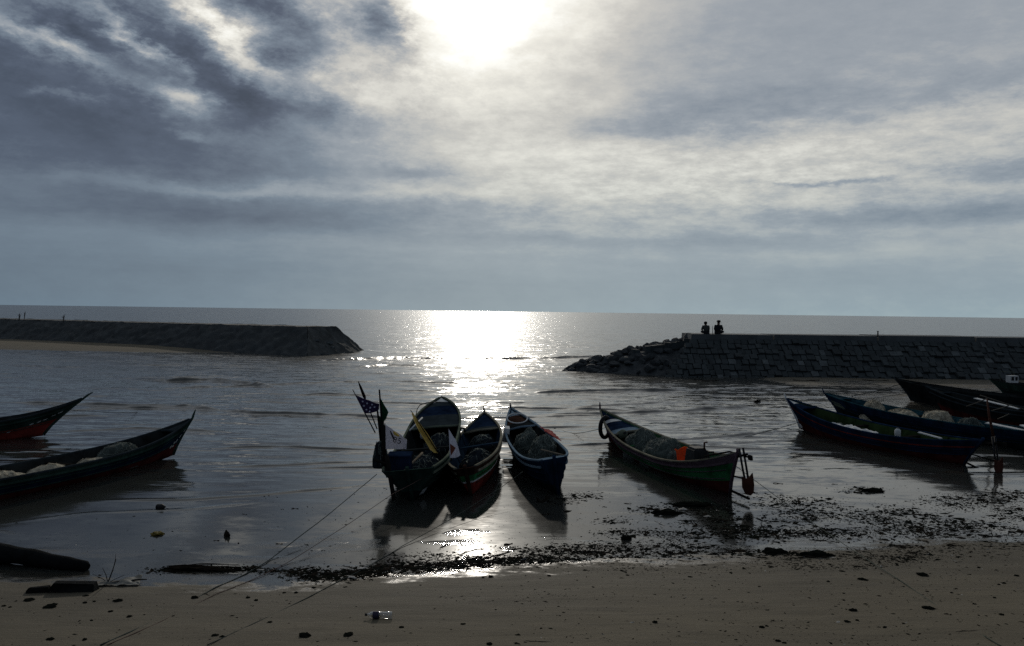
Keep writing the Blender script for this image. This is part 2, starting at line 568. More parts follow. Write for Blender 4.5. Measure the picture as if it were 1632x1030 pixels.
def water_material():
    m = bpy.data.materials.new('sea_water')
    m.use_nodes = True
    t = NT(m.node_tree)
    geo = t.add('ShaderNodeNewGeometry')
    P = geo.outputs['Position']
    y = t.add('ShaderNodeSeparateXYZ', {0: P}).outputs[1]
    z = t.add('ShaderNodeSeparateXYZ', {0: P}).outputs[2]

    def tilt(scale, sc, amt, detail=2.0):
        c = t.noise(t.vec('MULTIPLY', P, sc), scale, detail, 0.6, out=1)
        return t.vec('SCALE', t.vec('MULTIPLY', t.vec('SUBTRACT', c, (0.5, 0.5, 0.5)), (0.8, 1.0, 0.0)), amt)
    near = t.smooth(y, 14.0, 34.0)
    far = t.smooth(y, 24.0, 72.0)
    patch = t.smooth(t.noise(t.vec('MULTIPLY', P, (0.22, 0.6, 1)), 1.0, 5.0, 0.65), 0.28, 0.70, 0.35, 1.45)
    a1 = t.math('MULTIPLY', t.math('MULTIPLY_ADD', far, 0.62, t.math('MULTIPLY_ADD', near, 0.18, 0.050)), patch)
    a2 = t.math('MULTIPLY', t.math('MULTIPLY_ADD', far, 0.50, t.math('MULTIPLY_ADD', near, 0.09, 0.032)), patch)
    v = t.vec('ADD', tilt(1.0, (1.0, 2.2, 1.0), a1, 3.0), tilt(6.0, (0.8, 1.6, 1.0), a2, 2.0))
    v = t.vec('ADD', v, tilt(0.22, (0.6, 1.8, 1.0), t.math('MULTIPLY', far, 0.22), 2.0))
    nrm = t.vec('NORMALIZE', t.vec('ADD', geo.outputs['Normal'], v))
    film = t.smooth(y, 25.0, 16.0)
    rough = t.math('MULTIPLY_ADD', far, 0.12, t.math('MULTIPLY_ADD', film, 0.02, 0.09))
    murk = t.noise(t.vec('MULTIPLY', P, (0.15, 0.5, 1.0)), 1.0, 4.0, 0.55)
    col = t.mix(murk, (0.017, 0.018, 0.016, 1), (0.031, 0.032, 0.027, 1))
    b = t.add('ShaderNodeBsdfPrincipled', {'Base Color': col, 'Roughness': rough, 'IOR': 1.333, 'Normal': nrm})
    t.add('ShaderNodeOutputMaterial', {'Surface': b.outputs[0]})
    return m


wx = mirror(spaced(0, 16, 0.10, 1.035, 50000))
_w1 = spaced(11.5, 28, 0.045, 1.004, 85)
wy = np.array(_w1[:-1] + spaced(_w1[-1], _w1[-1] + 0.2, 0.27, 1.03, 50000))
WX, WY = np.meshgrid(wx, wy)
sea = grid_object('sea', wx, wy, sea_z(WX, WY), water_material())
tag(sea, kind='structure')
print('grid', WX.shape, GX.shape)

# ------------------------------------------------------------------ breakwaters
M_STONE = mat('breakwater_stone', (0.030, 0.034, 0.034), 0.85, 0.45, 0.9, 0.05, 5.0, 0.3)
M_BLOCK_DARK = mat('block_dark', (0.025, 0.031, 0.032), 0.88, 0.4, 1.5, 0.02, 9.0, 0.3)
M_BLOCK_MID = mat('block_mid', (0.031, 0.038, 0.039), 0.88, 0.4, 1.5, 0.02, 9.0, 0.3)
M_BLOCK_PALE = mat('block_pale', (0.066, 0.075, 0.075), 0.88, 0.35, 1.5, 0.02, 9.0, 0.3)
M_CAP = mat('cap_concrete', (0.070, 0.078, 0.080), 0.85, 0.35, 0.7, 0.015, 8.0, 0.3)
M_ROCK = mat('boulder_rock', (0.035, 0.039, 0.040), 0.85, 0.5, 1.4, 0.04, 6.0, 0.3)
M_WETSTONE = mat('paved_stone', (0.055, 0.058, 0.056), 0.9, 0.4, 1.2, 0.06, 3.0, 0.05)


def slope_sheet(mb, a0, a1, b0, b1, nu, nv, amp, freq, mi=0, seed=0.0):
    """rough sheet between edge a0-a1 and edge b0-b1, bulging along its normal"""
    a0, a1, b0, b1 = map(Vector, (a0, a1, b0, b1))
    nrm = (a1 - a0).cross(b0 - a0).normalized()
    vs, fs = [], []
    for j in range(nv + 1):
        for i in range(nu + 1):
            u, v = i / nu, j / nv
            p = (a0.lerp(a1, u)).lerp(b0.lerp(b1, u), v)
            k = noise.fractal(Vector((p.x * freq, p.y * freq, p.z * freq + seed)), 1.0, 2.0, 4)
            e = min(1, 6 * v * (1 - v) + 0.45) if nv > 1 else 1
            vs.append(p + nrm * amp * k * e)
    for j in range(nv):
        for i in range(nu):
            q = j * (nu + 1) + i
            fs.append((q, q + 1, q + nu + 2, q + nu + 1))
    mb.add(vs, fs, mi, True)


# the long low bank on the left
bank = thing('stone_breakwater', 'long low dark stone breakwater with a sloping end, behind the sandbar', 'breakwater', (JL0.x, JL0.y, 0))
o3 = Vector((JL0.x, JL0.y, 0))
dj = Vector((JLD.x, JLD.y, 0))
nj = Vector((-JLN.x, -JLN.y, 0))     # away from the camera
LEN = 75.0
CZ = 2.40
tip = at(575, 562) - o3
c0 = at_y(490, 521, 75.7) - o3
c0.z = CZ
f0, f1 = Vector((0, 0, -0.4)), dj * LEN + Vector((0, 0, -0.4))
c1 = c0 + dj * LEN
k0, k1 = c0 + nj * 4.0, c1 + nj * 4.0
b0_, b1_ = c0 + nj * 9.0, c1 + nj * 9.0
b0_.z = b1_.z = -0.4
mb = MB()
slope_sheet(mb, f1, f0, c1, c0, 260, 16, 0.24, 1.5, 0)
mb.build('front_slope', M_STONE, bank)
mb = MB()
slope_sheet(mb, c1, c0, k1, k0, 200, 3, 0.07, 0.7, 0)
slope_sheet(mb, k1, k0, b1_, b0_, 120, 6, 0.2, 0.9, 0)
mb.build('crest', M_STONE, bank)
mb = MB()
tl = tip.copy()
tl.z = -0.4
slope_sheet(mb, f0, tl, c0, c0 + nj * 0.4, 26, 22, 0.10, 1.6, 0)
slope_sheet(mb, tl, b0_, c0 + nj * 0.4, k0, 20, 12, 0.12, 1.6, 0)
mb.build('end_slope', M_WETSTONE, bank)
for i in range(9):
    u, v = random.random() * 0.9, random.random() ** 2.0 * 0.55 + 0.16
    p = f0.lerp(tl, u).lerp(c0, v)
    s_ = random.uniform(0.14, 0.32)
    mb = MB()
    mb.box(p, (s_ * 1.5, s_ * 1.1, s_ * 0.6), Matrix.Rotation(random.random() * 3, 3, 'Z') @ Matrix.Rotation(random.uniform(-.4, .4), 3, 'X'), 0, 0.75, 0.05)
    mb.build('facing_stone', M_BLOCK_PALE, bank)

# leafless saplings on its crest
M_TWIG = mat('dead_twig', (0.035, 0.032, 0.028), 0.9, 0.3, 5)
for px, py, hgt, lab in ((30, 509, 0.85, 'bare twiggy sapling with two stems on the breakwater crest, nearer the picture edge'),
                         (38, 509, 0.95, 'bare twiggy sapling leaning outward on the breakwater crest, second from the edge'),
                         (101, 511, 0.75, 'short bare sapling alone farther along the breakwater crest')):
    p = at_y(px, py, 92 if px < 60 else 88)
    mb = MB()
    for k in range(4):
        a = random.uniform(-0.35, 0.35)
        h = hgt * random.uniform(0.7, 1.0)
        mb.tube([(0, 0, -0.1), (a * h * 0.4, 0.05 * k, h * 0.5), (a * h, 0.08 * k, h)], [0.03, 0.022, 0.012], 5)
        mb.tube([(a * h * 0.4, 0.05 * k, h * 0.5), (a * h * 0.4 + random.uniform(-.2, .2), 0, h * 0.85)], [0.018, 0.01], 4)
    tag(mb.build('bare_sapling', M_TWIG, None, (p.x, p.y, CZ - 0.02)), lab, 'sapling')

# the block wall on the right
JX0, JX1 = 11.9, 62.0
YF, YC, CH = 53.6, 57.0, 2.32        # foot, crest edge, height under the cap
wall = thing('stone_breakwater', 'breakwater faced with square concrete blocks under a flat cap, two people sitting on it', 'breakwater', (JX0, YF, 0))
mb = MB()
sl_v = Vector((0, YC - YF, CH + 0.25))
sl_len = sl_v.length
ang_s = math.atan2(CH + 0.25, YC - YF)
rows = 8
bh = sl_len / rows
for r in range(rows):
    x = -0.2 + (rows - 1 - r) * -0.30 + random.uniform(0, 0.2)
    while x < JX1 - JX0:
        wd = random.uniform(0.36, 0.56)
        c = Vector((x + wd / 2, 0, -0.25)) + sl_v * ((r + 0.5) / rows)
        pr = random.gauss(0, 0.045)
        R = Matrix.Rotation(ang_s + random.gauss(0, 0.06), 3, 'X') @ Matrix.Rotation(random.gauss(0, 0.02), 3, 'Z') @ Matrix.Rotation(random.gauss(0, 0.03), 3, 'Y')
        c += Vector((0, -math.sin(ang_s), math.cos(ang_s))) * (pr - 0.2)
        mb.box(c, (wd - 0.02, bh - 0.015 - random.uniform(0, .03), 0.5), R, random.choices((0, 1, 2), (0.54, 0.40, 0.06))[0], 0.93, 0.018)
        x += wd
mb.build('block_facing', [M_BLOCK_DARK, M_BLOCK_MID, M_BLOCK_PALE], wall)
mb = MB()
W_ = JX1 - JX0
vs = [(-1.6, 0.45, -0.6), (W_, 0.45, -0.6), (W_, YC - YF + 0.45, CH - 0.15), (0.15, YC - YF + 0.45, CH - 0.15),
      (0.15, YC - YF + 3.2, CH - 0.15), (W_, YC - YF + 3.2, CH - 0.15), (W_, YC - YF + 6.5, -0.6), (-1.6, YC - YF + 6.5, -0.6)]
mb.add(vs, [(0, 1, 2, 3), (3, 2, 5, 4), (4, 5, 6, 7), (0, 3, 4, 7), (1, 6, 5, 2)])
mb.build('core', M_BLOCK_DARK, wall)
x, k = 0.1, 0
while x < W_:
    ln = random.uniform(5.5, 7.5)
    mb = MB()
    zt = CH + 0.33 + 0.05 * math.sin(x * 0.13) + random.uniform(-0.02, 0.02)
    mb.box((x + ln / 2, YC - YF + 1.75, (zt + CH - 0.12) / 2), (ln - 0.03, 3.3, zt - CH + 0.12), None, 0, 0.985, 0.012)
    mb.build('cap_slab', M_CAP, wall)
    x += ln
CAPZ = CH + 0.36

# boulders tumbling off its end
SKYLINE = [(12.3, 2.55), (11.7, 2.35), (10.5, 2.05), (9.2, 1.88), (8.6, 1.70), (7.6, 1.42), (6.7, 1.08), (5.5, 0.84), (4.7, 0.62), (3.7, 0.15), (2.9, -0.4)]
SXX = [p[0] for p in reversed(SKYLINE)]
SZZ = [p[1] for p in reversed(SKYLINE)]
mb = MB()
vs, fs = [], []
nu, nv = 40, 20
for j in range(nv + 1):
    for i in range(nu + 1):
        x = 3.0 + 9.6 * i / nu
        zt = np.interp(x, SXX, SZZ) - 0.25
        u = j / nv * 2 - 1
        y = 58.6 + u * (1.2 + (zt + 0.5) * 1.45)
        z = -0.5 + (zt + 0.5) * (1 - abs(u) ** 1.3)
        vs.append((x, y, z + 0.18 * noise.noise(Vector((x * 1.7, y * 1.7, 3)))))
for j in range(nv):
    for i in range(nu):
        q = j * (nu + 1) + i
        fs.append((q, q + 1, q + nu + 2, q + nu + 1))
mb.add(vs, fs, 0, False)
tag(mb.build('rubble_mound', M_ROCK), 'low mound of dark rubble under the boulders at the breakwater tip', 'rubble')


def boulder_mesh(seed, n=2):
    import bmesh
    bm = bmesh.new()
    bmesh.ops.create_icosphere(bm, subdivisions=n, radius=0.5)
    rnd = random.Random(seed)
    planes = [(Vector((rnd.gauss(0, 1), rnd.gauss(0, 1), rnd.gauss(0, 1))).normalized(), rnd.uniform(0.26, 0.42)) for _ in range(9)]
    for v in bm.verts:
        for nn, d in planes:
            e = v.co.dot(nn) - d
            if e > 0:
                v.co -= nn * e
        v.co += Vector((noise.noise(v.co * 4 + Vector((seed, 0, 0))), noise.noise(v.co * 4 + Vector((0, seed, 9))), noise.noise(v.co * 4 + Vector((5, 0, seed))))) * 0.035
    me = bpy.data.meshes.new('boulder')
    bm.to_mesh(me)
    bm.free()
    me.materials.append(M_ROCK)
    return me


BMESH = [boulder_mesh(k) for k in range(6)]
random.seed(23)
for i in range(150):
    u = random.random() ** 0.85
    x = 3.6 + u * 8.4
    zt = float(np.interp(x, SXX, SZZ)) - 0.12
    v = random.uniform(-1.0, 0.2) if i > 44 else random.uniform(-0.12, 0.1)
    if i < 44:
        x = 3.7 + 8.5 * i / 43 + random.uniform(-0.15, 0.15)
        zt = float(np.interp(x, SXX, SZZ)) - 0.10
    y = 58.6 + v * (1.0 + (zt + 0.4) * 1.45)
    z = -0.4 + (zt + 0.4) * (1 - abs(v) ** 1.3)
    s_ = random.uniform(0.45, 0.95)
    o = bpy.data.objects.new('boulder', random.choice(BMESH))
    COL.objects.link(o)
    o.location = (x, y, z - 0.05)
    o.scale = (s_ * random.uniform(0.9, 1.35), s_, s_ * random.uniform(0.6, 0.9))
    o.rotation_euler = (random.uniform(-.5, .5), random.uniform(-.5, .5), random.uniform(0, 6))
    tag(o, 'dark boulder among the rocks heaped at the tip of the breakwater', 'boulder', 'boulders at the breakwater tip')
for i, (px, py, sz) in enumerate(((1095, 546, 0.55), (1083, 550, 0.5), (1074, 551, 0.45), (1063, 552, 0.5), (1052, 556, 0.55), (1042, 556.5, 0.5), (1033, 557, 0.48), (1013, 563, 0.5))):
    p = at_y(px, py, 57.6)
    mb = MB()
    mb.box((0, 0, 0), (sz * 1.05, 0.6, sz), Matrix.Rotation(random.gauss(0, 0.06), 3, 'Y') @ Matrix.Rotation(random.gauss(0, 0.15), 3, 'Z'), random.choice((0, 1)), 0.92, 0.03)
    tag(mb.build('concrete_block', [M_BLOCK_DARK, M_BLOCK_MID], None, p),
        'square concrete block in the row stepping down from the breakwater cap', 'block', 'concrete blocks stepping down')

# ------------------------------------------------------------------ people on the cap
M_SKIN = mat('skin', (0.12, 0.07, 0.05), 0.6, 0.15)
M_SHIRT_A = mat('shirt_grey', (0.05, 0.055, 0.05), 0.9, 0.2)
M_SHIRT_B = mat('shirt_black', (0.014, 0.017, 0.02), 0.9, 0.2)
M_TROUS = mat('trousers', (0.018, 0.02, 0.024), 0.9, 0.2)
M_HAIR = mat('hair', (0.01, 0.01, 0.01), 0.6, 0.2)


def skinned(name, joints, edges, radii, material, parent, root=0, sub=1):
    me = bpy.data.meshes.new(name)
    me.from_pydata(joints, edges, [])
    me.materials.append(material)
    o = bpy.data.objects.new(name, me)
    COL.objects.link(o)
    o.parent = parent
    md = o.modifiers.new('skin', 'SKIN')
    md.use_smooth_shade = True
    lay = me.skin_vertices[0].data
    for i, r in enumerate(radii):
        rr = r if isinstance(r, tuple) else (r, r)
        lay[i].radius = rr
        lay[i].use_root = (i == root)
    if sub:
        o.modifiers.new('sub', 'SUBSURF').levels = sub
        o.modifiers['sub'].render_levels = sub
    return o


def sitter(label, loc, rz, lean, hat, shirt):
    t = thing('person', label, 'person', loc, rz, 'people sitting on the breakwater')
    J, E, R = [], [], []

    def j(p, r, link=None):
        J.append(p)
        R.append(r)
        if link is not None:
            E.append((link, len(J) - 1))
        return len(J) - 1
    L = lean
    pel = j((0, 0, 0.11), (0.155, 0.12))
    ab = j((0, 0.01 + L * .3, 0.27), (0.145, 0.11), pel)
    ch = j((0, 0.03 + L, 0.44), (0.165, 0.115), ab)
    nk = j((0, 0.05 + L * 1.3, 0.575), 0.078, ch)
    hd = j((0, 0.085 + L * 1.6, 0.665), (0.086, 0.098), nk)
    tp = j((0, 0.085 + L * 1.7, 0.775), (0.078, 0.085), hd)
    for s in (-1, 1):
        sh = j((s * 0.185, 0.04 + L, 0.505), 0.062, ch)
        eb = j((s * 0.255, 0.10 + L, 0.275), 0.046, sh)
        wr = j((s * 0.13, 0.31 + L, 0.215), 0.030, eb)
        pm = j((s * 0.10, 0.375 + L, 0.205), (0.036, 0.018), wr)
        for q in range(4):
            kx = s * (0.128 - q * 0.019)
            a = j((kx, 0.43 + L, 0.195 - 0.004 * q), 0.009, pm)
            j((kx - s * 0.004, 0.455 + L, 0.170 - 0.003 * q), 0.008, a)
        th = j((s * 0.065, 0.37 + L, 0.215), 0.010, wr)
        j((s * 0.05, 0.405 + L, 0.205), 0.009, th)
        hp = j((s * 0.10, 0.05, 0.10), 0.088, pel)
        kn = j((s * 0.25, 0.33, 0.15), 0.064, hp)
        an = j((s * -0.04, 0.36 + 0.05 * s, 0.055), 0.042, kn)
        j((s * -0.17, 0.38 + 0.06 * s, 0.045), (0.045, 0.03), an)
    body = skinned('body', J, E, R, M_SKIN, t)
    k = 1.16
    # shirt over trunk and upper arms, trousers over the legs
    SJ = [J[pel], J[ab], J[ch], (0, 0.05 + L * 1.2, 0.545)]
    SE = [(0, 1), (1, 2), (2, 3)]
    SR = [(0.20, 0.15), (0.20, 0.14), (0.205, 0.14), 0.085]
    for s in (-1, 1):
        i = len(SJ)
        SJ += [(s * 0.19, 0.04 + L, 0.50), (s * 0.245, 0.10 + L, 0.275), (s * 0.205, 0.18 + L, 0.25)]
        SE += [(2, i), (i, i + 1), (i + 1, i + 2)]
        SR += [0.092, 0.075, 0.062]
    skinned('shirt', SJ, SE, SR, shirt, t)
    TJ, TE, TR = [(0, 0, 0.105)], [], [(0.168, 0.135)]
    for s in (-1, 1):
        i = len(TJ)
        TJ += [(s * 0.10, 0.05, 0.10), (s * 0.255, 0.33, 0.15), (s * 0.02, 0.36 + 0.05 * s, 0.06)]
        TE += [(0, i), (i, i + 1), (i + 1, i + 2)]
        TR += [0.102, 0.078, 0.056]
    skinned('trousers', TJ, TE, TR, M_TROUS, t)
    hz_ = 0.745
    yh = 0.085 + L * 1.65
    mb = MB()
    if hat:
        mb.tube([(0, yh, hz_ - 0.005), (0, yh, hz_ + 0.005)], [0.205, 0.19], 20)
        mb.tube([(0, yh, hz_ + 0.005), (0, yh, hz_ + 0.06), (0, yh, hz_ + 0.105), (0, yh, hz_ + 0.12)], [0.128, 0.122, 0.10, 0.03], 16)
        mb.build('sun_hat', M_HAIR, t)
    else:
        for a in range(1):
            mb.tube([(0, yh - 0.015, 0.65), (0, yh - 0.02, 0.70), (0, yh - 0.012, 0.76), (0, yh - 0.005, 0.81), (0, yh, 0.835)], [0.090, 0.112, 0.115, 0.09, 0.02], 14)
        mb.build('hair', M_HAIR, t)
    mb = MB()     # face: brow, nose, mouth, ears
    mb.tube([(0, yh + 0.085, 0.715), (0, yh + 0.112, 0.685), (0, yh + 0.09, 0.675)], [0.008, 0.014, 0.010], 6)
    mb.tube([(-0.025, yh + 0.085, 0.648), (0.025, yh + 0.085, 0.648)], 0.006, 6)
    for s in (-1, 1):
        mb.tube([(s * 0.03, yh + 0.083, 0.715), (s * 0.034, yh + 0.088, 0.715)], 0.010, 6)
        mb.tube([(s * 0.085, yh, 0.66), (s * 0.092, yh - 0.01, 0.69), (s * 0.086, yh, 0.72)], [0.008, 0.014, 0.008], 6)
    mb.build('face', M_SKIN, t)
    return t


pa = at_y(1126, 531, 57.4)
pb = at_y(1145, 531, 57.4)
sitter('person in a grey-green shirt sitting hunched on the breakwater cap, bareheaded', (pa.x, 57.5, CAPZ - 0.02), 0.12, 0.05, False, M_SHIRT_A)
sitter('person in black with a brimmed hat sitting upright on the breakwater cap', (pb.x, 57.5, CAPZ - 0.02), -0.55, 0.0, True, M_SHIRT_B).scale = (1.08, 1.08, 1.08)
ps = at_y(1136, 531, 57.3)
mb = MB()
mb.tube([(0, 0, -0.05), (-0.01, 0, 0.25), (-0.03, 0.02, 0.52)], [0.022, 0.018, 0.012], 6)
tag(mb.build('stick', M_TWIG, None, (ps.x, 57.3, CAPZ)), 'thin upright stick standing on the cap between the two people', 'stick')
ps = at_y(1399, 533, 57.3)
mb = MB()
mb.tube([(0, 0, -0.05), (0.005, 0, 0.16), (0.0, 0, 0.30)], [0.05, 0.045, 0.04], 8)
mb.box((0, 0, 0.31), (0.12, 0.12, 0.03))
tag(mb.build('iron_post', M_TWIG, None, (ps.x, 57.3, CAPZ)), 'short stubby post alone on the breakwater cap', 'post')

# ------------------------------------------------------------------ boats
def paint(name, rgb, rough=0.68, var=0.58):
    return mat('paint_' + name, rgb, rough, var, 2.2, 0.004, 40.0, 0.0)


P_BLACK = paint('tar_black', (0.012, 0.014, 0.015))
P_DKGREEN = paint('dark_green', (0.022, 0.042, 0.034))
P_GREEN = paint('green', (0.026, 0.135, 0.052))
P_INGREEN = paint('inner_green', (0.028, 0.085, 0.038), 0.6)
P_RED = paint('red', (0.170, 0.026, 0.020))
P_DKRED = paint('dark_red', (0.060, 0.014, 0.012))
P_BROWN = paint('brown', (0.040, 0.022, 0.016))
P_BLUE = paint('blue', (0.009, 0.021, 0.044))
P_NAVY = paint('navy', (0.009, 0.017, 0.036))
P_TEAL = paint('teal', (0.014, 0.042, 0.055))
P_INBLUE = paint('inner_blue', (0.014, 0.026, 0.042), 0.65)
P_WHITE = paint('white', (0.50, 0.50, 0.48), 0.5, 0.2)
P_CREAM = paint('cream', (0.17, 0.155, 0.115), 0.7, 0.4)
P_PALE = paint('pale_green', (0.10, 0.115, 0.085), 0.7, 0.4)
P_PALEBLUE = paint('pale_blue', (0.13, 0.18, 0.22), 0.7, 0.3)
P_MAUVE = paint('mauve', (0.095, 0.065, 0.078), 0.7, 0.3)
P_SLATE = paint('slate', (0.024, 0.031, 0.035), 0.6, 0.35)
P_INSIDE = paint('bilge', (0.016, 0.018, 0.018), 0.75)
M_WOOD = mat('weathered_wood', (0.11, 0.095, 0.075), 0.9, 0.4, 4, 0.004, 30, 0.0)
M_DKWOOD = mat('dark_wood', (0.012, 0.011, 0.010), 0.9, 0.4, 4, 0.004, 30, 0.0)
M_RUST = mat('rusty_iron', (0.060, 0.022, 0.014), 0.85, 0.45, 6, 0.003, 60)
M_IRON = mat('dark_iron', (0.020, 0.020, 0.020), 0.6, 0.4, 6, 0.002, 60)
M_NET = mat('net_grey_green', (0.050, 0.062, 0.055), 0.95, 0.5, 9, 0.02, 45, 0.2)
M_NETDARK = mat('net_blue_black', (0.018, 0.022, 0.026), 0.95, 0.5, 9, 0.02, 45, 0.0)
M_NETSTRAND = mat('net_strand', (0.13, 0.15, 0.13), 0.85, 0.4, 9)
M_NETPALE = mat('net_pale', (0.34, 0.30, 0.22), 0.95, 0.4, 7, 0.03, 30, 0.2)
M_TARP = mat('white_sheet', (0.50, 0.50, 0.48), 0.8, 0.2, 4, 0.02, 12)
M_ORANGE = mat('orange_cloth', (0.62, 0.10, 0.025), 0.8, 0.2, 5, 0.02, 15, sheet=True)
M_REDCLOTH = mat('red_cloth', (0.38, 0.03, 0.03), 0.8, 0.2, 5, 0.02, 15, sheet=True)
M_RUBBER = mat('tyre_rubber', (0.012, 0.012, 0.012), 0.75, 0.3, 8)
M_ROPE = mat('rope_fibre', (0.065, 0.080, 0.062), 0.9, 0.3, 20)
M_ROPEDARK = mat('rope_dark', (0.022, 0.034, 0.032), 0.9, 0.3, 20)
M_ROPERED = mat('rope_reddish', (0.095, 0.055, 0.045), 0.9, 0.3, 20)


class Hull:
    """sheer, beam and raked ends of a long planked fishing boat; local y runs to the bow"""
    def __init__(s, L, B, rb, rs, zm, zb, zst, full=2.4, sfull=2.6, bow_w=0.02, st_w=0.10, flat=0.52, rocker=0.12, tm=0.45, spow=2.1):
        s.__dict__.update(locals())

    def half(s, t):
        if t > s.tm:
            u = (t - s.tm) / (1 - s.tm)
            return s.bow_w + (s.B / 2 - s.bow_w) * (1 - u ** s.full)
        u = (s.tm - t) / s.tm
        return s.st_w + (s.B / 2 - s.st_w) * (1 - u ** s.sfull)

    def sheer(s, t):
        if t > 0.42:
            return s.zm + (s.zb - s.zm) * ((t - 0.42) / 0.58) ** s.spow
        return s.zm + (s.zst - s.zm) * ((0.42 - t) / 0.42) ** 2.2

    def keel(s, t):
        return -0.07 + s.rocker * max(0, (t - 0.75) / 0.25) ** 2 + 0.06 * max(0, (0.2 - t) / 0.2) ** 2

    def pt(s, t, k, side, inset=0.0, lift=0.0):
        """t along, k up the side (0 keel, 1 gunwale)"""
        zk, zs = s.keel(t), s.sheer(t)
        y = (t * s.L) * (1 - k ** 1.25) + (-s.rs + t * (s.L + s.rb + s.rs)) * k ** 1.25
        e = abs(2 * t - 1) ** 3
        mid = s.flat + (1 - s.flat) * k ** 0.7
        end = 0.06 + 0.94 * k ** 0.85
        x = max(0.004, s.half(t) * (mid * (1 - e) + end * e) - inset)
        return Vector((side * x, y, zk + (zs - zk) * k + lift))


def ribbon(mb, pts_in, pts_out, thick, mi=0, close=False):
    """strip between two point rows with thickness downwards"""
    n = len(pts_in)
    vs = list(pts_in) + list(pts_out) + [p - Vector((0, 0, thick)) for p in pts_in] + [p - Vector((0, 0, thick)) for p in pts_out]
    fs = []
    for i in range(n - 1):
        fs += [(i, i + 1, n + i + 1, n + i), (2 * n + i + 1, 2 * n + i, 3 * n + i, 3 * n + i + 1),
               (i + 1, i, 2 * n + i, 2 * n + i + 1), (n + i, n + i + 1, 3 * n + i + 1, 3 * n + i)]
    fs += [(0, n, 3 * n, 2 * n), (n - 1, 3 * n - 1, 4 * n - 1, 2 * n - 1)]
    mb.add(vs, fs, mi, False)


